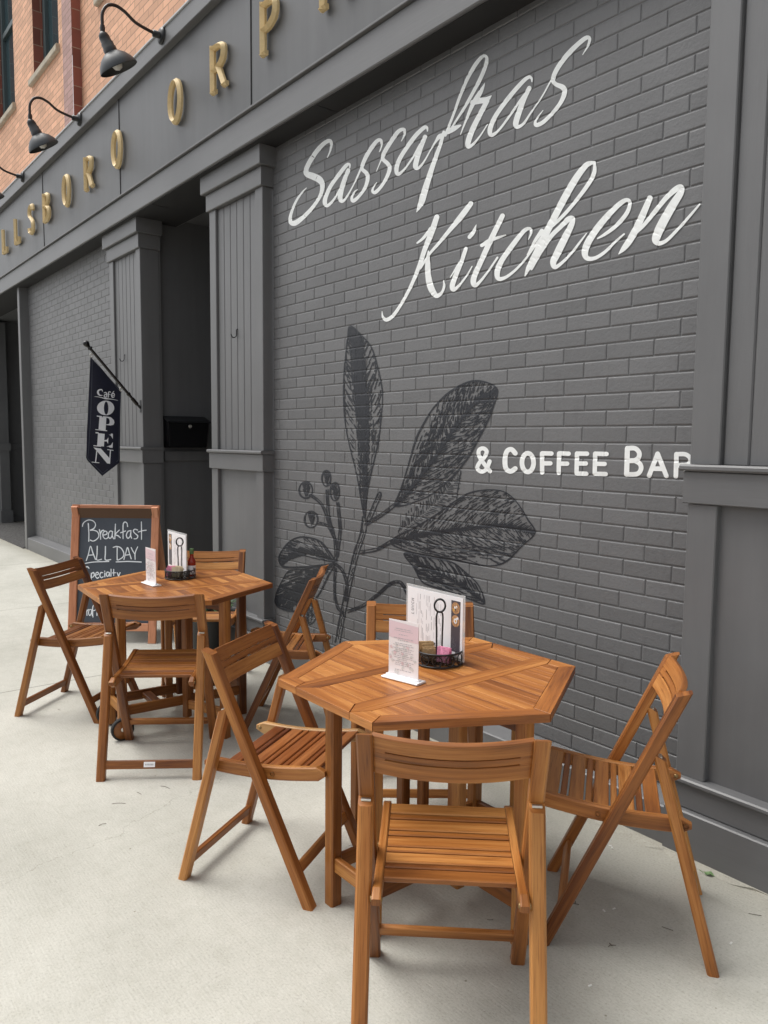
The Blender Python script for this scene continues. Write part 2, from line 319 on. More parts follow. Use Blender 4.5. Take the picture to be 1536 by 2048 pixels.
def tag(o, label=None, cat=None, group=None, kind=None):
    for k, v in (('label', label), ('category', cat), ('group', group), ('kind', kind)):
        if v: o[k] = v
    return o
def empty(name, loc=(0, 0, 0), rz=0.0, label=None, cat=None, group=None):
    o = bpy.data.objects.new(name, None); col.objects.link(o); o.location = loc; o.rotation_euler = (0, 0, rz); o.empty_display_size = 0.1
    return tag(o, label, cat, group)
def kids(o): return [c for c in bpy.data.objects if c.parent == o]
def copy_tree(o, parent=None):
    ch = kids(o); c = o.copy(); col.objects.link(c); c.parent = parent
    for k in ch: copy_tree(k, c)
    return c

def sweep(mb, pts, wd, th, side, ch=0.003, tone=None, mi=0, flat0=None, flat1=None, smooth=False, tw=None):
    """board: width wd along 'side', thickness th across, chamfered edges, following pts"""
    pts = [Vector(p) for p in pts]; n = len(pts); tone = RND.uniform(-0.25, 0.23) if tone is None else tone
    u0, v0 = RND.uniform(0, 50), RND.uniform(0, 50)
    a, b = wd / 2, th / 2; c = min(ch, a * 0.6, b * 0.6)
    prof = [(-a + c, -b), (a - c, -b), (a, -b + c), (a, b - c), (a - c, b), (-a + c, b), (-a, b - c), (-a, -b + c)]
    per = [0.0]
    for i in range(8):
        p, q = prof[i], prof[(i + 1) % 8]; per.append(per[-1] + math.hypot(p[0] - q[0], p[1] - q[1]))
    rings, ds = [], [0.0]
    for i, p in enumerate(pts):
        d = (pts[min(i + 1, n - 1)] - pts[max(i - 1, 0)]).normalized()
        if i: ds.append(ds[-1] + (pts[i] - pts[i - 1]).length)
        sd = Vector(side); sd = (sd - d * sd.dot(d)).normalized(); nr = d.cross(sd)
        k = tw[i] if tw else 1.0
        ring = [p + sd * x * k + nr * y for x, y in prof]
        fl = flat0 if i == 0 else flat1 if i == n - 1 else None
        if fl:                                         # cut the end on a plane (point, normal), sliding along the axis
            fp, fn = Vector(fl[0]), Vector(fl[1]); ring = [q + d * ((fp - q).dot(fn) / d.dot(fn)) for q in ring]
        rings.append(ring)
    vs = [q for r in rings for q in r]; fs, uvs = [], []
    for i in range(n - 1):
        for j in range(8):
            k = (j + 1) % 8
            fs.append([i * 8 + j, i * 8 + k, (i + 1) * 8 + k, (i + 1) * 8 + j])
            uvs.append([(u0 + ds[i], v0 + per[j]), (u0 + ds[i], v0 + per[j + 1]), (u0 + ds[i + 1], v0 + per[j + 1]), (u0 + ds[i + 1], v0 + per[j])])
    fs.append(list(range(7, -1, -1))); uvs.append([(u0 + prof[j][0] * 0.2, v0 + prof[j][1]) for j in range(7, -1, -1)])
    fs.append([(n - 1) * 8 + j for j in range(8)]); uvs.append([(u0 + prof[j][0] * 0.2, v0 + prof[j][1]) for j in range(8)])
    mb.add(vs, fs, uvs, tone, mi, smooth)
def bar(mb, p0, p1, wd, th, side, **k): sweep(mb, [p0, p1], wd, th, side, **k)
def box(mb, lo, hi, ch=0.004, mi=0):
    lo, hi = Vector(lo), Vector(hi); c = (lo + hi) / 2; s = hi - lo
    ax = max(range(3), key=lambda i: s[i]); o = [i for i in range(3) if i != ax]
    e = Vector((0, 0, 0)); e[ax] = s[ax] / 2; sd = Vector((0, 0, 0)); sd[o[0]] = 1
    bar(mb, c - e, c + e, s[o[0]], s[o[1]], sd, ch=ch, mi=mi, tone=0.0)
def tube(mb, pts, r, n=8, mi=0, caps=True, closed=False):
    pts = [Vector(p) for p in pts]; m = len(pts); rs = r if isinstance(r, (list, tuple)) else [r] * m
    vs, fs = [], []; ref = None
    for i, p in enumerate(pts):
        if closed: d = (pts[(i + 1) % m] - pts[i - 1]).normalized()
        else: d = (pts[min(i + 1, m - 1)] - pts[max(i - 1, 0)]).normalized()
        if ref is None: ref = d.orthogonal().normalized()
        ref = (ref - d * ref.dot(d)).normalized(); b = d.cross(ref)
        for j in range(n):
            a = 2 * math.pi * j / n; vs.append(p + (ref * math.cos(a) + b * math.sin(a)) * rs[i])
    for i in range(m if closed else m - 1):
        for j in range(n):
            k = (j + 1) % n; i2 = (i + 1) % m; fs.append([i * n + j, i * n + k, i2 * n + k, i2 * n + j])
    mb.add(vs, fs, None, 0, mi, True)
    if caps and not closed:
        mb.add(vs[:n], [list(range(n - 1, -1, -1))], None, 0, mi); mb.add(vs[-n:], [list(range(n))], None, 0, mi)
def lathe(mb, prof, c, axis=(0, 0, 1), n=24, mi=0, smooth=True):
    """prof: (radius, height along axis from c)"""
    ax = Vector(axis).normalized(); x = ax.orthogonal().normalized(); y = ax.cross(x); c = Vector(c); vs, fs = [], []
    for r, h in prof:
        for j in range(n):
            a = 2 * math.pi * j / n; vs.append(c + ax * h + (x * math.cos(a) + y * math.sin(a)) * max(r, 1e-4))
    for i in range(len(prof) - 1):
        for j in range(n):
            k = (j + 1) % n; fs.append([i * n + j, i * n + k, (i + 1) * n + k, (i + 1) * n + j])
    mb.add(vs, fs, None, 0, mi, smooth)
def rect(mb, a, b, c, d, mi=0): mb.add([a, b, c, d], [[0, 1, 2, 3]], [[(0, 0), (1, 0), (1, 1), (0, 1)]], 0, mi)
def crom(P, k=6, closed=False):
    """Catmull-Rom through tuples of any size"""
    P = [tuple(map(float, p)) for p in P]
    if len(P) < 3 and not closed: return P
    n = len(P); out = []
    for i in range(n if closed else n - 1):
        if closed: p0, p1, p2, p3 = P[i - 1], P[i], P[(i + 1) % n], P[(i + 2) % n]
        else: p0, p1, p2, p3 = P[max(i - 1, 0)], P[i], P[i + 1], P[min(i + 2, n - 1)]
        for s in range(k):
            t = s / k; out.append(tuple(0.5 * (2 * b + (c - a) * t + (2 * a - 5 * b + 4 * c - d) * t * t + (3 * b - a - 3 * c + d) * t ** 3) for a, b, c, d in zip(p0, p1, p2, p3)))
    if not closed: out.append(P[-1])
    return out
def ribbon(mb, P, fn, k=6, mi=0, cap=True, closed=False, dz=0.0, straight=False, step=None):
    """painted stroke: P = (x, y, width) in drawing units, fn(x, y, lift) -> 3D point on the surface"""
    Q = list(P) if straight else crom(P, k, closed)
    if closed: Q = Q + [Q[0]]
    if step:            # close spacing, so that the paint follows the relief under it
        Z = [Q[0]]
        for a, b in zip(Q, Q[1:]):
            q = max(1, math.ceil(math.hypot(b[0] - a[0], b[1] - a[1]) / step)); Z += [tuple(u + (v - u) * i / q for u, v in zip(a, b)) for i in range(1, q + 1)]
        Q = Z
    n = len(Q); l, r = [], []; du = 8e-6 if not step else min(8e-6, 4e-4 / n)
    for i, (x, y, wd) in enumerate(Q):
        a, b = (Q[max(i - 1, 0)], Q[min(i + 1, n - 1)])
        if closed and i in (0, n - 1): a, b = Q[n - 2], Q[1]
        dx, dy = b[0] - a[0], b[1] - a[1]; m = math.hypot(dx, dy) or 1; nx, ny = -dy / m, dx / m; hw = max(wd, 1e-4) / 2
        l.append((x + nx * hw, y + ny * hw)); r.append((x - nx * hw, y - ny * hw))
    pts = [fn(*p, dz + i * du) for i, p in enumerate(l)] + [fn(*p, dz + i * du) for i, p in enumerate(r)]
    mb.add(pts, [[i, i + 1, n + i + 1, n + i] for i in range(n - 1)], None, 0, mi)
    if cap and not closed:
        for e, s in ((0, -1), (n - 1, 1)):
            x, y, wd = Q[e]; a, b = (Q[0], Q[1]) if e == 0 else (Q[-2], Q[-1]); an = math.atan2(b[1] - a[1], b[0] - a[0]) + (math.pi if e == 0 else 0); hw = max(wd, 1e-4) / 2
            arc = [(x + math.cos(an + t) * hw, y + math.sin(an + t) * hw) for t in [(-0.5 + q / 6) * math.pi for q in range(7)]]
            mb.add([fn(*p, dz + e * du) for p in arc], [list(range(7))], None, 0, mi)
# ================================================================ the setting
def gz(x): t = min(max((-6.0 - x) / 3.8, 0), 1); return 0.07 * t * t * (3 - 2 * t)     # the pavement rises a little along the street
mb = MB(); xs = [-60, -40, -25, -16] + [-12 + 0.5 * i for i in range(15)] + [-4, -2, 0, 3, 8, 20]
for i in range(len(xs) - 1):
    a, b = xs[i], xs[i + 1]; rect(mb, (a, -2.2, gz(a)), (b, -2.2, gz(b)), (b, 6, gz(b)), (a, 6, gz(a)))
tag(mb.build('sidewalk', M_CONC), kind='structure')
mb = MB(); box(mb, (-60, -2.36, -0.25), (20, -2.2, 0.0), 0.02); tag(mb.build('kerb', M_CONC), kind='structure')
mb = MB(); rect(mb, (-200, -200, -0.14), (200, -200, -0.14), (200, 200, -0.14), (-200, 200, -0.14)); tag(mb.build('road', M_ASPH), kind='structure')

r2 = random.Random(4); mb = MB(); P = [(-9.5 + 0.07 * i, 2.66 + r2.uniform(-0.022, 0.03) + (0.012 if i % 9 < 4 else 0)) for i in range(126)]
for (xa, ya), (xb, yb) in zip(P, P[1:]): mb.add([(xa, ya, gz(xa) + 0.0005), (xb, yb, gz(xb) + 0.0005), (xb, 2.70, gz(xb) + 0.009), (xa, 2.70, gz(xa) + 0.009), (xb, 2.74, gz(xb) + 0.009), (xa, 2.74, gz(xa) + 0.009)], [[0, 1, 2, 3], [3, 2, 4, 5]])
tag(mb.build('sidewalk_edge', M_CONC), kind='structure')

# ---------------------------------------------------------------- the cafe building
YP, YB, YS = 2.72, 2.825, 2.745            # plinth, brick and pilaster faces
bld = empty('cafe_building', (0, 0, 0), 0, 'dark grey painted shopfront with brick bays, panelled pilasters and a long fascia', 'building')
# brick bays
def brick_bay(x0, x1):
    m = MB(); rect(m, (x0, YB + BD, 0.0), (x1, YB + BD, 0.0), (x1, YB + BD, 3.66), (x0, YB + BD, 3.66)); tn = random.Random(2)
    for r in range(row_of(0.12), row_of(3.62) + 1):
        for c in range(math.floor((x0 - row_off(r)) / BLEN) - 1, math.ceil((x1 - row_off(r)) / BLEN) + 1):
            a, b, d, e = brick_rect(r, c); a, b = max(a, x0 - 0.006), min(b, x1 + 0.006)
            if b - a < 0.03: continue
            vs = []
            for k, (i_, h_) in enumerate(STEPS):
                j_ = [tn.uniform(-0.0006, 0.0006) if k else 0 for _ in range(4)]
                vs += [(a + i_ + j_[0], YB + h_, d + i_ + j_[1]), (b - i_ + j_[2], YB + h_, d + i_ + j_[3]), (b - i_ + j_[1], YB + h_, e - i_ + j_[0]), (a + i_ + j_[3], YB + h_, e - i_ + j_[2])]
            fs = [[k * 4 + i, k * 4 + (i + 1) % 4, k * 4 + 4 + (i + 1) % 4, k * 4 + 4 + i] for k in range(3) for i in range(4)] + [[12, 13, 14, 15]]
            m.add(vs, fs, None, tn.uniform(-0.22, 0.22))
    o = m.build('brick_panel', M_BRICK, bld)
    p = MB(); box(p, (x0, YP, -0.1), (x1, YB + 0.05, 0.165 + gz((x0 + x1) / 2)), 0.006)
    z0 = 0.165 + gz((x0 + x1) / 2)
    p.add([(x0, YP + 0.012, z0), (x1, YP + 0.012, z0), (x1, YB + 0.004, z0 + 0.028), (x0, YB + 0.004, z0 + 0.028)], [[0, 1, 2, 3]])
    p.build('plinth_board', M_TRIM_H, bld); return o
bay = brick_bay(-4.82, -1.57)
bay1 = brick_bay(-11.28, -7.82)
bay1['label'] = 'unpainted lettering free brick panel behind the flag'
bay['label'] = 'brick panel with painted lettering and leaf mural'
# pilasters
def pilaster(x0, x1, name='pilaster', planks=True, zt=3.603, sw=0.105):
    b = MB(); box(b, (x0 + 0.006, YS + 0.028, -0.1), (x1 - 0.006, YB + 0.12, zt), 0.002); o = b.build(name, M_TRIM, bld)
    for a in (x0, x1 - sw):
        s = MB()
        box(s, (a, YS, 0.31), (a + sw, YB + 0.1, 1.372), 0.004); box(s, (a, YS + 0.001, 1.526), (a + sw, YB + 0.1, 3.34), 0.004)
        s.build('stile', M_TRIM, o)
    p = MB(); xa, xb = x0 + sw + 0.002, x1 - sw - 0.002
    if planks:
        n = max(2, round((xb - xa) / 0.105)); wd = (xb - xa) / n
        for i in range(n): box(p, (xa + i * wd + 0.001, YS + 0.020, 1.527), (xa + (i + 1) * wd - 0.001, YS + 0.045, 3.338), 0.006)
        p.build('plank_panel', M_PLANK, o)
    q = MB(); box(q, (x0 - 0.014, YS - 0.014, 1.375), (x1 + 0.014, YB + 0.11, 1.498), 0.004); box(q, (x0 - 0.022, YS - 0.034, 1.499), (x1 + 0.022, YB + 0.115, 1.524), 0.007); q.build('ledge_band', M_TRIM_H, o)
    c = MB(); box(c, (x0 - 0.016, YS - 0.018, 3.342), (x1 + 0.016, YB + 0.112, 3.468), 0.005); box(c, (x0 - 0.05, YS - 0.048, 3.470), (x1 + 0.05, YB + 0.118, zt), 0.005); c.build('capital', M_TRIM_H, o)
    e = MB(); box(e, (x0 - 0.008, YS - 0.012, 0.185), (x1 + 0.008, YB + 0.11, 0.285), 0.004); box(e, (x0 - 0.022, YS - 0.030, 0.286), (x1 + 0.022, YB + 0.114, 0.308), 0.006)
    box(e, (x0 - 0.02, YP - 0.014, -0.1), (x1 + 0.02, YB + 0.108, 0.184), 0.005); e.build('base_board', M_TRIM_H, o)
    return o
pilaster(-5.655, -4.835)
pilaster(-7.895, -7.085)
rp = pilaster(-1.586, -0.55, sw=0.118)
rp['label'] = 'wide pilaster at the near end of the facade'
m = MB(); box(m, (-11.385, YP - 0.006, -0.1), (-11.285, YB + 0.2, 3.602), 0.005); m.build('corner_post', M_TRIM, bld)
# facade continues beside the last pilaster
m = MB(); box(m, (-0.5, YB, -0.1), (4.5, YB + 0.2, 3.60), 0.004); m.build('side_wall', M_TRIM, bld)
# recessed doorways: dark side walls with rails, back wall, ceiling
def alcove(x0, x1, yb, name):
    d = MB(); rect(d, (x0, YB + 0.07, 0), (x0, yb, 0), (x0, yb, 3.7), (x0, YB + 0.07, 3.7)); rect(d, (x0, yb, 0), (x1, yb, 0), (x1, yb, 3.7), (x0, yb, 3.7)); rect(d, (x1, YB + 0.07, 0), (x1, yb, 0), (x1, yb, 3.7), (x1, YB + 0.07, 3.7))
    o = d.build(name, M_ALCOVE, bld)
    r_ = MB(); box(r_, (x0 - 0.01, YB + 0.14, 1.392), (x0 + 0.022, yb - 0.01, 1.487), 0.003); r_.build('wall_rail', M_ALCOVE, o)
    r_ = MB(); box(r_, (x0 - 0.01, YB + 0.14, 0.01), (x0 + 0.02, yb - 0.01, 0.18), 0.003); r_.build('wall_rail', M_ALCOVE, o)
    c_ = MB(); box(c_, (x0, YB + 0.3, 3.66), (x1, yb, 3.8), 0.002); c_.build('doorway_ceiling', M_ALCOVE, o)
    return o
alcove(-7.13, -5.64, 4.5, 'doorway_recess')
a1 = alcove(-15.25, -11.30, 4.3, 'doorway_recess')
m = MB(); box(m, (-15.26, 3.20, 0), (-14.98, 3.36, 3.6), 0.004); box(m, (-15.26, 3.18, 1.37), (-14.95, 3.38, 1.50), 0.004); box(m, (-15.26, 3.18, 0), (-14.95, 3.38, 0.30), 0.004); m.build('door_post', M_ALCOVE, a1)
m = MB(); box(m, (-20, YS, 0), (-15.3, YB + 0.1, 3.6)); m.build('pilaster', M_TRIM, bld)
# fascia
f = MB(); box(f, (-24, 2.640, 3.603), (4.5, 3.14, 3.798), 0.006); fo = f.build('fascia_beam', M_TRIM_H, bld)
f = MB(); edges = [-24, -20, -17.4, -14.9, -12.35, -9.815, -7.293, -4.821, -2.30, 0.2, 4.5]
for i in range(len(edges) - 1): box(f, (edges[i] + 0.012, 2.658, 3.79), (edges[i + 1] - 0.012, 2.9, 4.70), 0.003)
box(f, (-24, 2.670, 3.79), (4.5, 2.88, 4.70), 0.001)
f.build('fascia_panel', M_FASCIA, fo)
for x in edges[1:-1]: f = MB(); box(f, (x - 0.014, 2.651, 3.815), (x + 0.002, 2.70, 4.684), 0.002); f.build('panel_batten', M_FASCIA, fo)
f = MB(); box(f, (-24, 2.618, 3.799), (4.5, 2.70, 3.814), 0.003); f.build('fascia_moulding', M_TRIM_H, fo)
f = MB(); box(f, (-24, 2.600, 4.685), (4.5, 2.90, 4.822), 0.005); f.build('top_board', M_TRIM_H, fo)
f = MB(); box(f, (-24, 2.588, 4.8225), (4.5, 3.2, 4.838), 0.003); f.build('roof_flashing', M_FLASH, fo)
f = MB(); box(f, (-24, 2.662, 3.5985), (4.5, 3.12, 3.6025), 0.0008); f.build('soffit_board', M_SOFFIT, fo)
for x in (-10.6, -6.6, -4.05, -1.9): f = MB(); box(f, (x, 2.668, 3.5965), (x + 0.007, 2.82, 3.5983), 0.0005); f.build('soffit_joint', M_BLACK, fo)

# ---------------------------------------------------------------- painted words and leaf mural on the near bay
def on_brick(ox, oy, s):
    def fn(x, y, lift=0.0): p = on_y(ox + x / s, oy + y / s, YB); return (p.x, YB - 0.0013 - lift + 0.5 * relief(p.x, p.z), p.z)
    return fn
m = MB(); A = on_brick(560, 100, 3.4133); B = on_brick(860, 40, 4.2667); C3 = on_brick(750, 300, 4.3886); D = on_brick(1050, 300, 4.0421); E5 = on_brick(930, 860, 3.268)
script = [
 (A, [(325,733,7),(345,685,13),(352,640,20),(340,620,26),(310,632,28),(265,675,30),(215,745,32),(182,810,32),(185,845,40),(225,862,46),(270,885,46),(290,920,34),(285,970,26),(262,1020,24),(215,1085,24),(150,1150,30),(100,1183,36),(72,1170,28),(78,1115,20),(110,1035,16),(150,975,12),(182,942,5)]),
 (A, [(478,805,8),(476,782,16),(455,787,24),(410,842,27),(350,925,26),(315,1000,28),(308,1045,30),(328,1062,22),(375,1012,14),(428,915,14),(468,838,16)]),
 (A, [(468,820,26),(440,890,30),(418,965,34),(412,1015,32),(430,1033,20),(465,990,13),(505,918,9),(540,850,8),(563,795,7)]),
 (A, [(490,945,6),(520,882,8),(555,805,12)]),
 (A, [(680,695,6),(694,655,13),(690,618,22),(660,625,26),(605,700,29),(568,775,26),(562,812,24),(592,842,28),(600,880,27),(582,940,23),(540,1000,21),(502,1030,26),(492,1008,18),(510,970,11),(530,952,5)]),
 (A, [(660,828,6),(685,768,9),(705,725,14)]),
 (A, [(830,622,6),(850,580,14),(848,543,22),(808,558,27),(755,632,29),(710,708,28),(705,745,26),(738,778,28),(750,812,28),(730,870,24),(690,935,22),(652,972,25),(633,962,18),(645,928,10),(662,905,5)]),
 (A, [(1008,555,8),(1005,531,18),(985,531,26),(930,582,29),(870,662,29),(818,745,29),(797,808,30),(806,848,24),(850,815,14),(910,732,14),(958,645,14),(995,598,16)]),
 (A, [(992,592,28),(960,670,33),(936,745,35),(927,797,34),(946,806,20),(985,762,12),(1030,682,10),(1065,625,16),(1092,590,30),(1120,578,20)]),
 (A, [(1120,560,20),(1098,640,24),(1062,740,30),(1025,850,36),(995,945,42),(970,1030,44),(950,1075,26),(935,1106,5)]),
 (B, [(132,985,24),(160,915,22),(205,800,22),(255,660,26),(320,505,30),(390,382,34),(450,312,28),(484,318,26),(482,372,32),(442,480,34),(380,600,30),(300,742,25),(225,860,18),(165,950,14)]),
 (B, [(150,958,38),(205,928,44),(262,900,16)]),
 (B, [(262,978,8),(310,855,20),(370,715,36),(425,630,40),(455,575,22),(470,538,4)]),
 (B, [(365,705,44),(430,690,50),(480,682,48),(525,648,10)]),
 (B, [(490,690,40),(435,795,42),(372,920,46),(332,1025,48),(328,1080,38),(368,1062,22),(430,990,14),(492,893,10)]),
 (B, [(872,527,10),(866,496,22),(835,492,32),(765,558,36),(660,682,38),(562,820,38),(516,928,42),(525,983,32),(590,940,20),(680,822,20),(760,705,20),(838,600,22)]),
 (B, [(850,580,36),(802,680,42),(762,788,48),(735,880,48),(748,912,36),(800,885,22),(870,782,15),(960,652,12),(1035,515,14)]),
 (B, [(1305,297,6),(1348,225,18),(1365,165,28),(1338,152,36),(1270,203,40),(1170,303,42),(1085,422,40),(1052,508,36),(1075,548,36),(1138,578,46),(1150,625,42),(1118,705,35),(1050,792,31),(972,870,34),(912,898,36),(902,868,22),(930,820,13),(967,773,6)]),
 (C3, [(545,588,46),(500,720,50),(440,870,42),(390,1020,36),(320,1190,30),(240,1340,27),(165,1450,30),(105,1490,34),(72,1465,20),(65,1418,6)]),
 (C3, [(373,817,16),(430,770,26),(490,688,26)]),
 (C3, [(843,472,44),(760,582,50),(660,702,36),(560,822,28),(480,915,22),(400,1040,20)]),
 (C3, [(472,890,14),(465,980,40),(468,1090,50),(492,1205,58),(540,1278,44),(588,1252,24),(610,1195,22),(604,1145,8)]),
 (C3, [(800,866,34),(760,985,37),(710,1105,42),(682,1188,46),(692,1225,38),(740,1190,22),(810,1100,15),(855,1022,10)]),
 (C3, [(663,1118,8),(700,1060,14),(742,990,20)]),
 (C3, [(892,655,4),(868,718,34),(832,765,34)]),
 (C3, [(1122,578,42),(1062,700,46),(1000,830,48),(932,980,46),(882,1090,48),(866,1155,50),(882,1188,38),(930,1150,24),(1000,1060,18),(1078,945,18)]),
 (C3, [(940,838,32),(1010,795,36),(1080,770,24),(1150,747,10)]),
 (C3, [(1350,785,8),(1374,725,22),(1360,690,26),(1310,712,36),(1222,820,44),(1122,960,46),(1078,1060,50),(1086,1128,40),(1150,1118,28),(1240,1050,22),(1330,950,18),(1400,852,20),(1475,752,22)]),
 (D, [(562,102,24),(500,122,44),(420,222,54),(332,370,56),(245,535,54),(170,680,56),(95,830,50),(35,945,40),(3,1018,10)]),
 (D, [(565,105,20),(562,185,34),(512,280,34),(430,392,30),(330,512,28),(225,615,24)]),
 (D, [(55,965,18),(130,825,30),(210,702,36),(290,622,36),(352,562,44),(388,552,34),(380,602,46),(320,722,58),(262,840,58),(232,905,52),(247,948,34),(310,905,24),(390,820,20),(450,742,17),(500,676,8)]),
 (D, [(22,848,10),(80,740,24),(140,655,36)]),
 (D, [(590,716,12),(655,678,26),(740,612,32),(820,520,34),(850,442,30),(834,405,30),(780,427,38),(680,522,48),(582,640,54),(512,750,56),(487,828,54),(507,876,40),(570,874,30),(650,825,26),(730,745,20),(805,680,14)]),
 (D, [(1012,390,46),(970,490,52),(910,620,56),(850,730,54),(800,798,40),(760,842,6)]),
 (D, [(880,690,20),(960,612,30),(1050,502,36),(1150,382,40),(1230,312,46),(1268,298,34),(1262,345,52),(1200,442,66),(1132,560,72),(1082,660,72),(1062,728,64),(1090,755,38),(1150,730,28),(1240,640,24),(1330,540,22),(1415,440,14)]),
]
for i, (fn, P) in enumerate(script):
    if i == 18: m.build('painted_word', M_WHITE, bay); m = MB()
    ribbon(m, P, fn, 7, dz=i * 4e-5, step=7)
m.build('painted_word', M_WHITE, bay); m = MB()
E_ = lambda *P, w=30: [(x, y, w) for x, y in P]
caps = [E_((165,270),(122,215),(92,165),(95,130),(122,120),(143,140),(130,175),(97,213),(82,250),(110,272),(142,255),(163,205), w=27),
 E_((330,152),(305,127),(275,140),(262,195),(270,252),(300,270),(330,252), w=32)]
def word_of(strokes):      # one painted word of the small line: (points, subdivisions, closed)
    m = MB()
    for i, (P, k, cl) in enumerate(strokes): ribbon(m, P, E5, k, closed=cl, dz=0.0003 + i * 6e-5, step=5)
    m.build('painted_word', M_WHITE, bay)
ln = lambda a, b, w: ([(*a, w), (*b, w)], 1, False)
word_of([(caps[0], 6, False)])
word_of([(caps[1], 6, False), ([(412 + 38 * math.cos(a), 213 + 61 * math.sin(a), 31) for a in [q * math.pi / 8 for q in range(16)]], 3, True)] + [ln(a, b, 29) for a, b in (((505,153),(506,278)),((507,152),(567,154)),((509,218),(560,218)),((617,153),(614,280)),((620,152),(680,155)),((620,220),(670,220)),
 ((734,153),(731,283)),((736,154),(800,155)),((736,219),(792,219)),((734,284),(795,286)),((853,154),(850,285)),((856,155),(928,157)),((856,221),(915,222)),((853,286),(922,288)))])
word_of([(P, 6, False) for P in [E_((1063,120),(1058,290), w=34), E_((1064,120),(1112,120),(1140,148),(1135,182),(1105,200),(1068,200), w=31), E_((1070,201),(1110,201),(1145,222),(1152,255),(1128,286),(1060,290), w=31), E_((1386,158),(1445,160),(1475,190),(1455,226),(1390,231), w=29)]] + [ln(a, b, 31) for a, b in (((1205,298),(1261,155)),((1261,155),(1318,300)),((1228,252),(1298,254)),((1384,158),(1380,302)),((1420,230),(1482,304)))])

# mural: outlines, ribs, stems and engraved hatching
G = on_brick(520, 620, 2.56); m = MB(); cnt = [0]
def ink(P, **k):
    cnt[0] += 1; ribbon(m, P, G, k.pop('k', 5), dz=((cnt[0] * 0.61803) % 1) * 0.0010, step=5, **k)
def inside(p, poly):
    x, y = p; r_ = False; j = len(poly) - 1
    for i in range(len(poly)):
        (xi, yi), (xj, yj) = poly[i], poly[j]
        if (yi > y) != (yj > y) and x < (xj - xi) * (y - yi) / (yj - yi) + xi: r_ = not r_
        j = i
    return r_
mr = random.Random(11)
def hatch(outline, rib, gap, ang, wd, dens=None, reach=1.0, sides=(-1, 1)):
    """ruled engraving lines that leave the midrib at an angle and run out to the leaf edge"""
    poly = [p[:2] for p in crom([(x, y, 0) for x, y in outline], 4, True)]; rb = [p[:2] for p in crom([(x, y, 0) for x, y in rib], 6)]
    path, acc = [], 0.0
    for i in range(len(rb) - 1):
        (x0, y0), (x1, y1) = rb[i], rb[i + 1]; l_ = math.hypot(x1 - x0, y1 - y0); tx, ty = (x1 - x0) / (l_ or 1), (y1 - y0) / (l_ or 1)
        while acc < l_: path.append((x0 + tx * acc, y0 + ty * acc, tx, ty)); acc += gap * mr.uniform(0.75, 1.25)
        acc -= l_
    for (x, y, tx, ty) in path:
        for s in sides:
            a = math.atan2(-ty, -tx) + s * R(ang + mr.uniform(-4, 4)); t = mr.uniform(0, 10); run = []; bend = s * mr.uniform(0.0004, 0.0012) * -1
            on = mr.uniform(18, 75)
            while t < 400:
                q = (x + math.cos(a + bend * t) * t, y + math.sin(a + bend * t) * t)
                if not inside(q, poly):
                    if t > 14: break
                    t += 5; continue
                d = dens(s, *q) if dens else 0.8
                on -= 7
                if on < 0:
                    if len(run) > 1: ink(run, k=1, cap=False, straight=True)
                    run = []; t += mr.uniform(4, 16) * (1.6 - d); on = mr.uniform(18, 75) * (0.4 + d)
                    if mr.random() > d: t += 20
                else: run.append((q[0], q[1], wd * (0.55 + 0.7 * d) * mr.uniform(0.75, 1.25)))
                t += 7
                if t > 400 * reach * mr.uniform(0.8, 1.2): break
            if len(run) > 1: ink(run, k=1, cap=False, straight=True)
def outline(P, wd=5): ink([(x, y, 1.15 * wd * mr.uniform(0.7, 1.3)) for x, y in P], closed=True)
def fill(P, lift=0.0001):      # solid underpaint
    pts = [p[:2] for p in crom([(x, y, 0) for x, y in P], 4, True)]; m.add([G(*p, lift) for p in pts], [list(range(len(pts)))])
LA = [(462,80),(520,130),(570,190),(600,280),(622,380),(628,450),(620,560),(605,680),(580,790),(560,880),(545,960),(538,1060),(530,1040),(515,950),(495,840),(465,720),(440,600),(430,480),(430,340),(440,220),(450,140)]
RA = [(470,100),(500,250),(515,450),(530,650),(538,850),(538,1060)]
LB = [(1215,412),(1180,378),(1110,362),(1040,380),(960,430),(890,500),(840,580),(800,660),(770,760),(740,860),(712,945),(690,1000),(740,1000),(800,980),(870,950),(940,895),(1000,840),(1070,750),(1120,660),(1170,560),(1198,480)]
RB = [(1215,412),(1100,480),(990,620),(880,780),(770,920),(690,1000)]
LC = [(1408,1140),(1370,1070),(1320,990),(1260,935),(1180,920),(1080,935),(1005,975),(900,1050),(800,1110),(670,1185),(760,1235),(880,1260),(980,1275),(1080,1298),(1180,1310),(1260,1288),(1340,1210)]
RC = [(1408,1138),(1250,1105),(1050,1120),(900,1140),(750,1170),(600,1222)]
LC2 = [(1030,822),(1005,965),(900,1050),(720,1155),(700,1140),(770,1010),(870,955)]
LD = [(740,1245),(860,1265),(980,1290),(1060,1350),(1120,1410),(1150,1500),(1100,1490),(1000,1450),(900,1420),(830,1390),(790,1320)]
RD = [(740,1245),(880,1330),(1020,1400),(1150,1500)]
LE = [(380,1290),(345,1225),(300,1180),(220,1162),(160,1180),(115,1230),(98,1270),(112,1308),(150,1318),(220,1316),(300,1308)]
RE = [(100,1280),(200,1240),(300,1240),(380,1290)]
LF = [(380,1303),(310,1312),(220,1328),(150,1335),(112,1390),(85,1450),(80,1500),(110,1530),(180,1542),(250,1512),(305,1450),(350,1360)]
RF = [(90,1510),(180,1430),(280,1350),(380,1303)]
LG = [(262,1500),(290,1530),(285,1580),(255,1610),(240,1570)]
mid = lambda s, x, y: 0.95
hatch(LA, RA, 12.5, 14, 4.2, lambda s, x, y: 1.0 if y < 500 else (0.85 if s > 0 else 0.7) if y < 720 else 0.4)
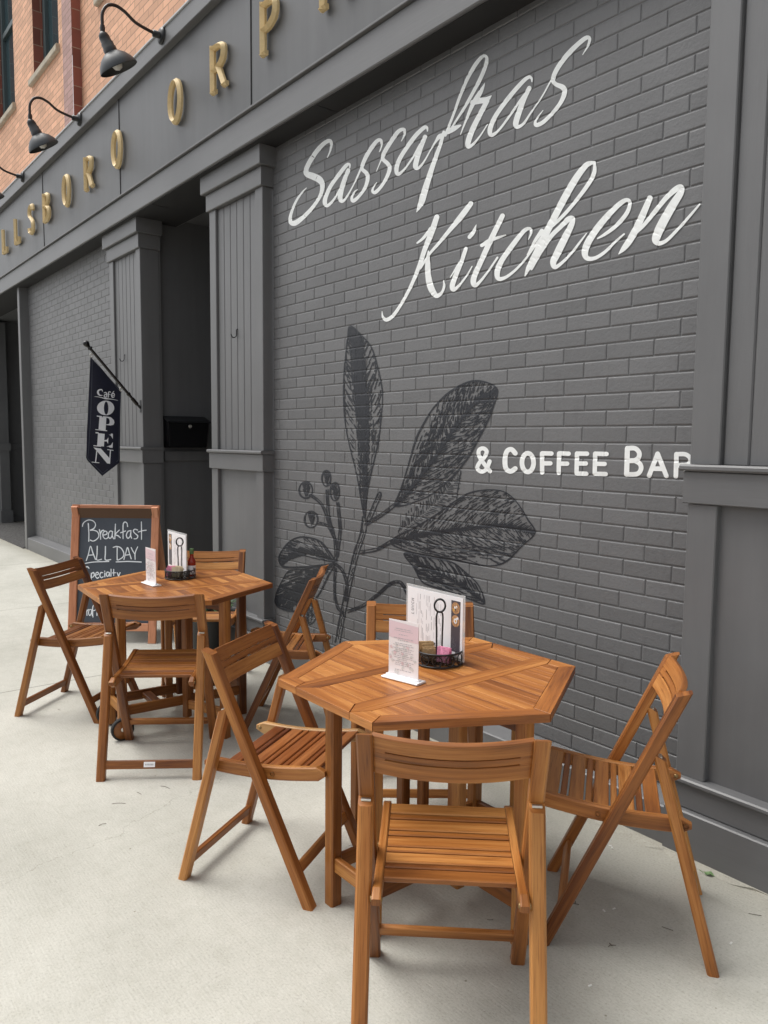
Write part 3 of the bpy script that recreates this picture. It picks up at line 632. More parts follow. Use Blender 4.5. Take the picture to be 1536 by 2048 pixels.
hatch(LA, RA, 20, 40, 4.4, lambda s, x, y: 0.9 if y < 560 else 0.35)
hatch(LB, RB, 11.5, 34, 4.0, lambda s, x, y: 0.55 if s > 0 else 0.8)
hatch(LB, RB, 7, 8, 6.5, lambda s, x, y: 1.0, reach=0.16, sides=(-1,))
hatch(LB, RB, 24, 52, 4.0, lambda s, x, y: 0.7, sides=(1,))
hatch(LC, RC, 11, 46, 3.8, lambda s, x, y: 0.7 if x > 900 else 0.9)
hatch(LC, RC, 8, 12, 6, lambda s, x, y: 1.0 if x < 960 else 0.3, reach=0.13)
hatch(LC2, [(1030,822),(900,990),(700,1150)], 10, 58, 3.6, lambda s, x, y: 0.75); hatch(LD, RD, 11.5, 30, 4.2, lambda s, x, y: 0.75)
hatch(LE, RE, 8, 26, 4.4, lambda s, x, y: 0.85 if s < 0 else 0.55); hatch(LF, RF, 7.5, 28, 4.8, lambda s, x, y: 0.95); hatch(LF, RF, 11, 8, 5, lambda s, x, y: 0.9, reach=0.2)
hatch(LG, [(260,1500),(255,1610)], 9, 30, 3.5, None)
for P, wd in ((LA, 5), (LB, 7), (LC, 6), (LD, 6), (LE, 8), (LF, 6), (LG, 4)): outline(P, wd)
for P, wd in ((RA, 6), (RB, 9), (RC, 8), (RD, 8), (RE, 5), (RF, 5)): ink([(x, y, wd) for x, y in P])
ink([(1030,822,4),(1008,960,4),(1020,975,4)])
for rib, poly in ((RC, LC), (RB, LB), (RD, LD)):            # side veins
    rb = crom([(x, y, 0) for x, y in rib], 4)
    for k in range(3, len(rb) - 3, 3):
        for s in (-1, 1):
            tx, ty = rb[k - 1][0] - rb[k][0], rb[k - 1][1] - rb[k][1]; a = math.atan2(ty, tx) + s * R(42)
            q = [(rb[k][0] + math.cos(a) * t * 100 + s * -ty * t * t * 0.4, rb[k][1] + math.sin(a) * t * 100, 5 - 2 * t) for t in (0, 0.5, 1)]
            q = [p for p in q if inside(p[:2], poly)]
            if len(q) > 1: ink(q, k=3)
def stem(P, wd):          # a pair of lines with shading between
    Q = crom([(x, y, 0) for x, y in P], 5); n = len(Q)
    for s in (-1, 1):
        o = []
        for i in range(n):
            a, b = Q[max(i - 1, 0)], Q[min(i + 1, n - 1)]; dx, dy = b[0] - a[0], b[1] - a[1]; l_ = math.hypot(dx, dy) or 1
            o.append((Q[i][0] - dy / l_ * wd / 2 * s, Q[i][1] + dx / l_ * wd / 2 * s, (7 if s > 0 else 4.5) * mr.uniform(0.7, 1.4)))
        ink(o, k=1, straight=True)
    for i in range(0, n - 1):
        if mr.random() < 0.75: x, y, _ = Q[i]; x += mr.uniform(-wd, wd) * 0.3; ink([(x, y, 3), (Q[i + 1][0] + mr.uniform(-4, 4), Q[i + 1][1], 4)], straight=True, cap=False)
stem([(538,1060),(528,1140),(495,1240),(470,1340),(440,1480),(420,1580),(398,1700)], 24)
stem([(545,1095),(620,1050),(690,998)], 15); stem([(512,1240),(600,1224),(680,1180)], 14)
stem([(552,1085),(580,1020),(612,945)], 20); ink([(600,1000,4),(620,950,8),(612,932,6),(596,960,4)])
stem([(388,1290),(384,1180),(352,1060),(344,920)], 11); stem([(394,1262),(410,1130),(398,985)], 11)
stem([(255,945),(320,1000),(368,1130)], 10); stem([(295,1088),(350,1108),(384,1172)], 10)
stem([(380,1296),(420,1330),(445,1400),(440,1490)], 10); stem([(388,1320),(383,1440),(398,1520),(428,1550)], 9)
stem([(450,1542),(530,1512),(610,1450),(665,1402),(715,1392),(740,1420),(770,1480)], 12); ink([(612,1455,12),(650,1415,18),(690,1395,12)])
for (cx, cy, rx, ry) in ((235,922,34,42),(262,1072,34,42),(340,862,22,40),(384,930,23,46)):
    P = [(cx + rx * math.cos(a), cy + ry * math.sin(a)) for a in [q * math.pi / 5 for q in range(10)]]; outline(P, 7)
    hatch(P, [(cx + rx * 0.1, cy - ry), (cx + rx * 0.1, cy + ry)], 8, 20, 5, lambda s, x, y, c=cx: 0.95 if x < c else 0.4)
m.build('leaf_mural', M_INK, bay)

# ---------------------------------------------------------------- raised gold letters of the fascia
sign = empty('fascia_sign', (0, 2.655, 4.07), 0, 'gold raised capital letters LLSBORO ORPH fixed along the grey fascia', 'sign')
def ridge(mb, P, wd, dep, closed=False, k=6, straight=False):
    """stroke with a roof-shaped section standing off the fascia; P in metres (x, z)"""
    Q = [p[:2] for p in (P if straight else crom([(x, z, 0) for x, z in P], k, closed))]; n = len(Q); rings = []
    for i in range(n):
        a, b = (Q[i - 1], Q[(i + 1) % n]) if closed else (Q[max(i - 1, 0)], Q[min(i + 1, n - 1)])
        dx, dz_ = b[0] - a[0], b[1] - a[1]; l_ = math.hypot(dx, dz_) or 1; nx, nz_ = -dz_ / l_ * wd / 2, dx / l_ * wd / 2; x, z = Q[i]
        rings.append([(x - nx, -0.012, z - nz_), (x - nx, -0.030, z - nz_), (x, -0.032 - dep, z), (x + nx, -0.030, z + nz_), (x + nx, -0.012, z + nz_)])
    vs = [q for r_ in rings for q in r_]; fs = []
    for i in range(n if closed else n - 1):
        i2 = (i + 1) % n
        for j in range(5): kx = (j + 1) % 5; fs.append([i * 5 + j, i * 5 + kx, i2 * 5 + kx, i2 * 5 + j])
    if not closed: fs += [[4, 3, 2, 1, 0], [(n - 1) * 5 + j for j in range(5)]]
    mb.add(vs, fs)
def letter(ch, x, wd, H=0.325):
    b = MB(); s, d = 0.043, 0.022; z0 = 0.0
    S = lambda P, **k: ridge(b, [(px * wd, pz * H) for px, pz in P], s, d, **k)
    foot = lambda px: ridge(b, [(px * wd - s * 0.5, 0.012), (px * wd + s * 0.95, 0.012)], 0.028, 0.016, straight=True)
    if ch == 'O': ridge(b, [(wd / 2 + math.cos(a) * (wd - s) / 2, H / 2 + math.sin(a) * (H - s * 0.7) / 2 * 1.03) for a in [q * math.pi / 12 for q in range(24)]], s * 0.92, d, closed=True, k=2)
    else:
        if ch in 'LBRPH': S([(0.12, 0.0), (0.12, 1.0)], straight=True)
        if ch == 'L': ridge(b, [(0.12 * wd, 0.02), (wd * 0.92, 0.02)], 0.04, d, straight=True); ridge(b, [(wd * 0.90, 0.0), (wd * 0.96, 0.075)], 0.03, d * 0.8, straight=True)
        if ch in 'RP': ridge(b, [(0.12 * wd, H - 0.02), (0.5 * wd, H - 0.02), (0.86 * wd, H * 0.86), (0.93 * wd, H * 0.73), (0.84 * wd, H * 0.58), (0.5 * wd, H * 0.485), (0.14 * wd, H * 0.48)], s * 0.88, d * 1.03)
        if ch == 'R': S([(0.55, 0.46), (0.93, 0.02)], straight=True); foot(0.93)
        if ch == 'B':
            ridge(b, [(0.12 * wd, H - 0.02), (0.5 * wd, H - 0.02), (0.84 * wd, H * 0.86), (0.86 * wd, H * 0.68), (0.5 * wd, H * 0.54), (0.14 * wd, H * 0.54)], s * 0.88, d * 1.03)
            ridge(b, [(0.14 * wd, H * 0.53), (0.5 * wd, H * 0.53), (0.92 * wd, H * 0.40), (0.94 * wd, H * 0.17), (0.55 * wd, 0.02), (0.14 * wd, 0.02)], s * 0.88, d * 1.05)
        if ch == 'S': ridge(b, [(0.92 * wd, H * 0.80), (0.80 * wd, H * 0.96), (0.48 * wd, H * 0.985), (0.16 * wd, H * 0.86), (0.20 * wd, H * 0.64), (0.55 * wd, H * 0.50), (0.86 * wd, H * 0.32), (0.84 * wd, H * 0.10), (0.48 * wd, H * 0.015), (0.16 * wd, H * 0.06), (0.04 * wd, H * 0.22)], s * 0.92, d)
        if ch == 'H': S([(0.88, 0.0), (0.88, 1.0)], straight=True); S([(0.12, 0.5), (0.88, 0.5)], straight=True); foot(0.88)
        if ch in 'RPH': foot(0.12)
    o = b.build('letter', M_GOLD, sign); o.location = (x, 0, 0)
for ch, x, wd in (('L', -11.66, 0.21), ('L', -11.0, 0.21), ('S', -10.32, 0.20), ('B', -9.675, 0.21), ('O', -8.92, 0.225), ('R', -8.185, 0.215), ('O', -7.39, 0.225), ('O', -6.095, 0.23), ('R', -5.35, 0.215), ('P', -4.63, 0.20), ('H', -3.95, 0.27)): letter(ch, x, wd)

# ---------------------------------------------------------------- gooseneck lamps on the top board
def wall_lamp():
    t = empty('gooseneck_lamp', (0, 0, 0))
    b = MB(); lathe(b, [(0.0, 0.028), (0.045, 0.026), (0.062, 0.014), (0.062, 0.0)], (0, 0, 0), (0, -1, 0), 20); lathe(b, [(0.026, 0.0), (0.026, 0.075), (0.0, 0.08)], (0, 0, 0), (0, -1, 0), 14)
    b.build('wall_plate', M_BLACK, t)
    P = crom([(0, -0.05, 0.0), (0, -0.13, 0.012), (0, -0.22, 0.035), (0, -0.30, 0.085), (0, -0.37, 0.105), (0, -0.43, 0.085), (0, -0.468, 0.02), (0, -0.472, -0.06), (0, -0.470, -0.12)], 6)
    b = MB(); tube(b, P, 0.0125, 10); lathe(b, [(0.017, -0.025), (0.02, 0.0), (0.017, 0.025)], (0, -0.471, -0.095), (0, 0, 1), 12); b.build('gooseneck_arm', M_PIPE, t)
    ax = Vector((0, -0.48, 0.877)).normalized(); c = Vector((0, -0.352, -0.350))
    b = MB(); out = [(0.150, 0.0), (0.148, 0.012), (0.132, 0.045), (0.100, 0.085), (0.062, 0.112), (0.052, 0.118)]; inn = [(r_ - 0.004, h_ - 0.003) for r_, h_ in out[::-1]]
    lathe(b, out, c, ax, 36); lathe(b, inn, c, ax, 36, mi=1); lathe(b, [(0.150, 0.0), (0.146, -0.003)], c, ax, 36)
    s = b.build('lamp_shade', [M_LAMP, M_LAMPIN], t)
    b = MB(); lathe(b, [(0.052, 0.112), (0.050, 0.15), (0.046, 0.152), (0.046, 0.185), (0.041, 0.187), (0.040, 0.225), (0.034, 0.245), (0.018, 0.262), (0.0, 0.27)], c, ax, 24); b.build('lamp_neck', M_BLACK, t)
    b = MB(); lathe(b, [(0.0, -0.012), (0.028, 0.0), (0.042, 0.026), (0.040, 0.05), (0.026, 0.08), (0.02, 0.11)], c, ax, 18); b.build('light_bulb', M_BULB, t)
    return t
lamp = wall_lamp()
for i, (x, z, lab) in enumerate(((-6.15, 4.776, 'gooseneck barn lamp nearest the camera, above the gold letter O'), (-8.22, 4.776, 'middle gooseneck barn lamp on the fascia, above the gold letters O and R'), (-10.43, 4.776, 'farthest gooseneck barn lamp, its shade cut by the edge of the photo'))):
    o = lamp if i == 0 else copy_tree(lamp)
    o.location = (x, 2.60, z); tag(o, lab, 'wall lamp', 'gooseneck lamps along the fascia')

# ---------------------------------------------------------------- orange brick upper storey
up_ = empty('brick_upper_storey', (0, 0, 0), 0, 'orange brick upper storey with tall windows rising behind the grey fascia', 'building')
Y0, Y1 = 2.90, 3.0
wins = [(-16.6, -15.4), (-13.15, -11.92), (-10.95, -9.87)]
m = MB(); x = -24
for a, b in wins: rect(m, (x, Y0, 4.7), (a, Y0, 4.7), (a, Y0, 9.5), (x, Y0, 9.5)); rect(m, (a, Y0, 4.7), (b, Y0, 4.7), (b, Y0, 6.2), (a, Y0, 6.2)); x = b
rect(m, (x, Y0, 4.7), (-9.72, Y0, 4.7), (-9.72, Y0, 9.5), (x, Y0, 9.5)); rect(m, (-9.38, Y1, 4.7), (4.5, Y1, 4.7), (4.5, Y1, 9.5), (-9.38, Y1, 9.5))
m.build('wall', M_OBRICK, up_)
for x, ya, yb, z in [(q, Y0, Y0 + 0.16, 6.2) for w_ in wins for q in w_] + [(-9.375, Y0, Y1 + 0.05, 4.7)]:
    m = MB(); rect(m, (x, ya, z), (x, yb, z), (x, yb, 9.5), (x, ya, 9.5)); m.build('brick_reveal', M_RBRICK, up_)
m = MB(); rect(m, (-9.722, Y0 - 0.003, 4.7), (-9.375, Y0 - 0.003, 4.7), (-9.375, Y0 - 0.003, 9.5), (-9.722, Y0 - 0.003, 9.5)); m.build('corner_pier', M_PBRICK, up_)
for a, b in wins:
    m = MB(); yb = Y0 + 0.12
    box(m, (a + 0.005, yb, 6.18), (a + 0.09, yb + 0.08, 9.5), 0.006); box(m, (b - 0.09, yb, 6.18), (b - 0.005, yb + 0.08, 9.5), 0.006); box(m, (a + 0.09, yb, 6.18), (b - 0.09, yb + 0.07, 6.30), 0.006); box(m, (a + 0.09, yb + 0.01, 7.5), (b - 0.09, yb + 0.06, 7.58), 0.006)
    box(m, (b - 0.16, yb + 0.02, 6.29), (b - 0.11, yb + 0.06, 9.5), 0.006)
    wn = m.build('window', M_WFRAME, up_)
    g = MB(); rect(g, (a + 0.09, yb + 0.05, 6.25), (b - 0.09, yb + 0.05, 6.25), (b - 0.09, yb + 0.05, 9.5), (a + 0.09, yb + 0.05, 9.5)); g.build('pane', M_PANE, wn)
    s = MB(); box(s, (a - 0.12, Y0 - 0.045, 6.12), (b + 0.03, Y0 + 0.13, 6.2), 0.01); s.build('window_sill', M_STONE, wn)
q = on_y(188, 12, Y1 - 0.04); m = MB(); box(m, (q.x, Y1 - 0.045, q.z), (q.x + 1.4, Y1 + 0.1, q.z + 0.09), 0.01); m.build('window_sill', M_STONE, up_)

# ---------------------------------------------------------------- things fixed to the front
hk = []
for (x, y, lab) in ((475, 668, 'small black hook on the pilaster beside the mural'), (250, 717, 'small black hook on the pilaster behind the flag pole')):
    p = on_y(x, y, YS + 0.02); b = MB(); tube(b, crom([(p.x, YS + 0.022, p.z + 0.034), (p.x, YS + 0.012, p.z + 0.03), (p.x, YS + 0.010, p.z - 0.012), (p.x - 0.002, YS - 0.003, p.z - 0.026), (p.x - 0.004, YS - 0.020, p.z - 0.026), (p.x - 0.005, YS - 0.032, p.z - 0.004)], 5), 0.004, 8)
    tag(b.build('wall_hook', M_BLACK), lab, 'hook', 'hooks on the pilasters')
# mailbox on the doorway side wall
mx = -7.13; t = empty('mailbox', (mx, 3.17, 1.52), 0, 'black wall mailbox with silver lock inside the dark doorway', 'mailbox')
b = MB(); y0, y1 = -0.205, 0.205
b.add([(0, y0, 0), (0, y1, 0), (0.105, y1 - 0.02, 0), (0.105, y0 + 0.02, 0), (0, y0, 0.285), (0, y1, 0.285), (0.125, y1, 0.235), (0.125, y0, 0.235)], [[0, 1, 2, 3], [4, 7, 6, 5], [3, 2, 6, 7], [0, 4, 5, 1], [0, 3, 7, 4], [1, 5, 6, 2]]); b.build('box_body', M_GLOSSB, t)
b = MB(); b.add([(0, y0 - 0.012, 0.29), (0, y1 + 0.012, 0.29), (0.142, y1 + 0.012, 0.238), (0.142, y0 - 0.012, 0.238), (0, y0 - 0.012, 0.302), (0, y1 + 0.012, 0.302), (0.142, y1 + 0.012, 0.252), (0.142, y0 - 0.012, 0.252)], [[0, 1, 2, 3], [4, 7, 6, 5], [3, 2, 6, 7], [0, 4, 5, 1], [0, 3, 7, 4], [1, 5, 6, 2]]); b.build('lid', M_BLACK, t)
b = MB(); lathe(b, [(0.017, 0.0), (0.017, 0.008), (0.011, 0.011), (0.008, 0.008), (0.0, 0.008)], (0.123, 0.01, 0.205), (1, 0, 0.1), 18); b.build('lock', M_STEEL, t)

# flag on its pole
FX = -7.131; t = empty('open_flag', (FX, 2.73, 1.906), 0, 'navy cafe open flag hanging from a slanted black pole on the pilaster', 'flag')
def flp(y, z): return Vector((0, y - 2.73, z - 1.906))
b = MB(); p0, p1 = flp(2.70, 1.935), flp(2.300, 2.395); tube(b, [p0, p1], 0.0135, 10); d = (p1 - p0).normalized()
lathe(b, [(0.0135, 0), (0.022, 0.004), (0.022, 0.016), (0.013, 0.02), (0.016, 0.03), (0.027, 0.05), (0.029, 0.066), (0.02, 0.082), (0.0, 0.088)], p1, d, 16)
lathe(b, [(0.019, 0), (0.019, 0.02)], p0 + d * 0.09, d, 14); lathe(b, [(0.018, -0.02), (0.018, 0.05)], p0, d, 14); b.build('pole', M_GLOSSB, t)
b = MB(); box(b, (-0.018, 0.012, -0.06), (0.018, 0.022, 0.055), 0.003); tube(b, [(0, 0.015, -0.02), (0, -0.03, 0.03)], 0.012, 8); b.build('bracket', M_BLACK, t)
b = MB()
for y, z in ((2.302, 2.340), (2.562, 2.052)): c = flp(y, z); b = MB(); tube(b, [c + Vector((0, math.cos(a) * 0.012, math.sin(a) * 0.016)) for a in [q * math.pi / 6 for q in range(12)]], 0.0035, 6, closed=True); b.build('grommet', M_STEEL, t)
def wave(y, z): return 0.010 * math.sin((y - 2.25) * 16 + z * 3.0) + 0.004 * math.sin(z * 21 + y * 9) * (2.3 - z)
def flc(y, z, l_=0.0): p = flp(y, z); return (wave(y, z) + l_, p.y, p.z)
b = MB(); rows = 44; cols = 14; vs = []
def edge(z):      # y extent of the cloth at height z
    yl = np.interp(z, [1.259, 1.415, 2.321], [2.377, 2.237, 2.291]); yr = np.interp(z, [1.259, 1.385, 2.042, 2.321], [2.377, 2.536, 2.568, 2.297]); return yl, yr
for i in range(rows + 1):
    z = 1.259 + (2.321 - 1.259) * i / rows; yl, yr = edge(z)
    for j in range(cols + 1): vs.append(flc(yl + (yr - yl) * j / cols, z))
fs = [[i * (cols + 1) + j, i * (cols + 1) + j + 1, (i + 1) * (cols + 1) + j + 1, (i + 1) * (cols + 1) + j] for i in range(rows) for j in range(cols)]
n0 = len(vs); b.add(vs, fs, None, 0, 0, True); b.add([(x_ - 0.002, y_, z_) for x_, y_, z_ in vs], [f_[::-1] for f_ in fs], None, 0, 0, True); cloth = b.build('flag_cloth', M_FLAG, t)
FL = lambda x, y, l_=0.0: (lambda p: flc(p.y, p.z, 0.0022 + l_))(on_x(150 + x / 6.6065, 660 + y / 6.6065, FX))
b = MB(); W_ = lambda *P, w=10: [(x_, y_, w) for x_, y_ in P]
def blk(P, dz=0.0): b.add([FL(x_, y_, dz) for x_, y_ in P], [list(range(len(P)))])
# letters of OPEN as solid shapes
oo = [(403 + 116 * math.cos(a), 1030 + 97 * math.sin(a)) for a in [q * math.pi / 16 for q in range(32)]]; ii = [(407 + 30 * math.cos(a), 1032 + 86 * math.sin(a)) for a in [q * math.pi / 16 for q in range(32)]]
for k in range(32): blk([oo[k], oo[(k + 1) % 32], ii[(k + 1) % 32], ii[k]])
blk([(285,1130),(420,1145),(420,1160),(285,1145)]); blk([(318,1148),(408,1160),(398,1325),(308,1312)], 2e-4); blk([(268,1310),(418,1326),(418,1338),(268,1320)], 4e-4)
pb = [(410,1143),(470,1152),(510,1190),(518,1222),(505,1252),(465,1262),(405,1255)]; pi_ = [(410,1160),(438,1166),(450,1190),(452,1212),(446,1238),(430,1245),(408,1243)]
for k in range(6): blk([pb[k], pb[k + 1], pi_[k + 1], pi_[k]], 6e-4)
blk([(272,1348),(495,1370),(495,1388),(272,1364)], 2e-4); blk([(303,1362),(388,1372),(378,1540),(292,1528)], 4e-4); blk([(245,1522),(492,1545),(492,1558),(245,1534)], 6e-4); blk([(440,1380),(495,1388),(495,1440),(470,1400)], 8e-4); blk([(495,1480),(493,1548),(410,1542),(470,1520)], 8e-4); blk([(380,1455),(415,1450),(436,1418),(432,1505),(415,1472),(380,1472)], 8e-4)
blk([(245,1552),(340,1566),(455,1700),(458,1768),(420,1762),(282,1590)], 2e-4); ribbon(b, W_((290,1580),(275,1745), w=14), FL, 1, dz=5e-4); ribbon(b, W_((228,1745),(318,1755), w=10), FL, 1, dz=6e-4); ribbon(b, W_((462,1588),(450,1760), w=14), FL, 1, dz=7e-4); ribbon(b, W_((425,1580),(498,1590), w=10), FL, 1, dz=8e-4)
for k, P in enumerate([[(358,815,6),(350,792,14),(325,790,18),(300,805,24),(298,835,26),(320,862,18),(355,865,8)], [(378,832,10),(398,826,14),(412,838,16),(414,882,14)], [(412,850,8),(385,858,14),(380,878,14),(400,884,10),(412,874,8)], [(470,822,10),(452,815,12),(440,830,16),(436,888,16)], [(424,848,8),(464,852,8)], [(482,866,10),(520,866,10),(515,842,14),(492,840,16),(482,866,18),(495,890,16),(524,880,6)], [(498,826,10),(515,810,8)], [(255,878,4),(330,890,9),(400,908,16),(480,914,9),(568,930,4)], [(388,900,22),(412,902,14)], [(425,908,20),(440,910,10)]]): ribbon(b, P, FL, 5, dz=1e-3 + k * 1e-4)
b.build('flag_lettering', M_FLAGW, cloth)
b = MB()
ribbon(b, W_((222,400),(205,1200),(172,1700), w=5), FL, 6, dz=1e-3); ribbon(b, W_((172,1700),(368,1895),(565,1720), w=6), FL, 1, dz=1.1e-3, straight=True); ribbon(b, W_((565,1720),(590,1200),(605,840), w=5), FL, 6, dz=1.2e-3); ribbon(b, W_((245,390),(590,800), w=5), FL, 1, dz=1.3e-3); b.build('hem_stitching', M_SEAM, cloth)
# pebbled mat in the far doorway
m = MB(); box(m, (-14.9, 2.69, 0.05), (-11.42, 3.9, 0.085), 0.008); tag(m.build('door_mat', M_MAT), 'dark pebbled mat filling the floor of the far doorway', 'door mat')
# ================================================================ folding chairs
H, YT, YF, TH, YR, W = 0.86, -0.167, 0.223, 0.224, -0.284, 0.223
top, foot = Vector((0, YT, H)), Vector((0, YF, 0)); pd = (foot - top).normalized(); hinge = top + (foot - top) * TH
hb = hinge + Vector((0, -0.020, 0)); rf = Vector((0, YR, 0)); S0, S1 = Vector((0, -0.208, 0.4385)), Vector((0, 0.268, 0.470))
GROUND = ((0, 0, 0), (0, 0, 1))
def folding_chair():
    t = empty('folding_chair', (0, 0, 0)); X = Vector((1, 0, 0))
    for s in (-1, 1):
        o = X * W * s
        b = MB(); bar(b, top + o, foot + o, 0.042, 0.036, X, ch=0.005, flat0=((0, YT, H), (0, 0.30, 1)), flat1=GROUND); b.build('back_post', MW, t)
        b = MB(); bar(b, hb + o + Vector((0, -0.006, -0.012)), rf + o, 0.041, 0.034, X, ch=0.006, flat0=((0, hb.y, hb.z - 0.004), (0, -0.55, 1)), flat1=GROUND); b.build('rear_leg', MW, t)
        b = MB(); c = hb + o + Vector((0, -0.004, -0.008)); bar(b, c + Vector((-0.013, 0, 0)), c + Vector((0.013, 0, 0)), 0.007, 0.018, (0, 0, 1), ch=0.002); b.build('hinge', M_STEEL, t)
        # seat rail with rounded ends and a slight sag
        ro = X * (W - 0.036) * s; b = MB(); pts, tw = [], []
        for k in range(17):
            u = k / 16; p = S0.lerp(S1, u) + ro + Vector((0, 0, -0.016 * math.sin(math.pi * u))); pts.append(p)
            tw.append(math.sqrt(max(0.12, 1 - (max(0, 0.045 - u) / 0.045) ** 2)) * math.sqrt(max(0.12, 1 - (max(0, u - 0.955) / 0.045) ** 2)))
        pts = [pts[0] + (pts[0] - pts[1]) * 0.02] + pts; tw = [0.35] + tw
        sweep(b, pts, 0.048, 0.024, (0, 0, 1), ch=0.004, tw=tw)
        r_ = b.build('seat_rail', MW, t)
        if s < 0: rail_l = r_
        for p in (S0 + Vector((0, 0.016, 0)), S1 + (S0 - S1) * 0.42 + Vector((0, 0, -0.016))):
            b = MB(); lathe(b, [(0.0075, -0.016), (0.0075, 0.0135), (0.005, 0.0155), (0.0, 0.016)], p + ro - X * s * 0.0, (-s, 0, 0), 12)
            b.build('bolt', M_BOLT, r_)
    # seat slats: wide and narrow in turn, laid across between the rails
    b = MB(); ws = [0.0465, 0.0195] * 5; ws = ws[:9]; gap = 0.0065; L_ = (S1 - S0).length; tot = sum(ws) + gap * 8; d = (S1 - S0).normalized(); pos = L_ - tot - 0.028
    for wd in ws:
        u = (pos + wd / 2) / L_; sl_ = -0.016 * math.pi * math.cos(math.pi * u) / L_; p = S0 + d * (pos + wd / 2) + Vector((0, 0, -0.016 * math.sin(math.pi * u) + 0.013)); e = X * (W - 0.0495)
        bar(b, p - e, p + e, wd, 0.015, (d + Vector((0, 0, sl_))).normalized(), ch=0.0028); pos += wd + gap
    b.build('seat', MW, t)
    # curved backrest: three slats that run into solid ends
    b = MB(); nrm = Vector((0, pd.z, -pd.y)); nrm = nrm if nrm.y < 0 else -nrm
    def arc(dn, x0, x1, n=12): return [top + pd * dn + X * (x0 + (x1 - x0) * k / n) + nrm * (0.027 * (1 - ((x0 + (x1 - x0) * k / n) / (W - 0.02)) ** 2) - 0.004) for k in range(n + 1)]
    e = W - 0.019
    for dn, wd in ((0.025, 0.048), (0.0635, 0.021), (0.1055, 0.052)): sweep(b, arc(dn, -e, e), wd, 0.017, pd, ch=0.002, tone=RND.uniform(-0.05, 0.07))
    for s in (-1, 1): sweep(b, arc(0.066, s * (e - 0.034), s * e, 3), 0.126, 0.0150, pd, ch=0.001, tone=-0.02)
    b.build('backrest', MW, t)
    b = MB(); z = 0.067; k = (hb - rf); p = rf + k * (z / hb.z); bar(b, p - X * (W - 0.02), p + X * (W - 0.02), 0.040, 0.018, k.normalized(), ch=0.003); b.build('rear_stretcher', MW, t)
    b = MB(); z = 0.116; k = top - foot; p = foot + k * (z / H); bar(b, p - X * (W - 0.02), p + X * (W - 0.02), 0.036, 0.018, k.normalized(), ch=0.003); b.build('front_stretcher', MW, t)
    return t
chair = folding_chair()
G1 = 'folding chairs around the two tables'
spots = [
 (-1.487, 1.424, 47.7, (1.0, 0.98, 0.97), 'folding chair nearest the camera, its back turned, feet cut off by the photo'),
 (-2.434, 1.455, -58.7, (0.92, 0.88, 0.84), 'folding chair between the two tables with one pale blond seat rail'),
 (-1.462, 2.186, 125.4, (1.02, 1.0, 1.0), 'folding chair seen from the side beside the near table and the wide pilaster'),
 (-2.493, 2.199, 232, (1.08, 1.1, 1.1), 'folding chair behind the near table, half hidden by its lunch menu'),
 (-3.665, 1.491, 55.1, (0.84, 0.80, 0.76), 'folding chair at the far table with a white sticker on its rear stretcher'),
 (-4.635, 1.409, -49.4, (0.60, 0.54, 0.47), 'dark brown folding chair in front of the chalkboard on the open pavement'),
 (-4.605, 2.178, 235, (1.12, 1.16, 1.18), 'pale folding chair behind the far table, in front of the potted plant'),
 (-3.710, 2.274, 138.1, (0.84, 0.80, 0.78), 'folding chair at the far table close against the painted leaf mural')]
for i, (x, y, a, tint, lab) in enumerate(spots):
    o = chair if i == 0 else copy_tree(chair)
    o.location = (x, y, 0); o.rotation_euler = (0, 0, R(a)); tag(o, lab, 'chair', G1)
    for c in kids(o):
        j = 0.94 + 0.12 * RND.random(); c.color = (tint[0] * j, tint[1] * j, tint[2] * j, 1)
    if i == 1:
        st_ = [c for c in kids(o) if c.name.startswith('seat') and not c.name.startswith('seat_')][0]; st_.color = (0.70, 0.56, 0.52, 1)
        r_ = [c for c in kids(o) if c.name.startswith('seat_rail')][0]; r_.data = r_.data.copy(); r_.data.materials[0] = MW_PALE; r_.color = (1, 1, 1, 1); r_['label'] = 'pale blond seat rail'
    if i == 4:
        st = [c for c in kids(o) if c.name.startswith('rear_stretcher')][0]; k = (hb - rf).normalized(); n_ = Vector((0, -k.z, k.y)); p = rf + (hb - rf) * (0.067 / hb.z) + n_ * 0.0095
        b = MB(); box(b, (-0.026, -0.012, -0.0008), (0.026, 0.012, 0.0008), 0.0004)
        for q in range(6): box(b, (-0.019 + q * 0.0066, -0.004, 0.0008), (-0.0145 + q * 0.0066, 0.004, 0.0012), 0.0001, mi=1)
        s = b.build('white_sticker', [M_PAPER, M_TEXTL], st); s.location = p; s.rotation_euler = Vector(n_).to_track_quat('Z', 'X').to_euler(); s.rotation_euler = Matrix((Vector((1, 0, 0)), k, Vector((1, 0, 0)).cross(k))).transposed().to_euler() if Vector((1, 0, 0)).cross(k).dot(n_) > 0 else Matrix((Vector((-1, 0, 0)), k, Vector((-1, 0, 0)).cross(k))).transposed().to_euler()

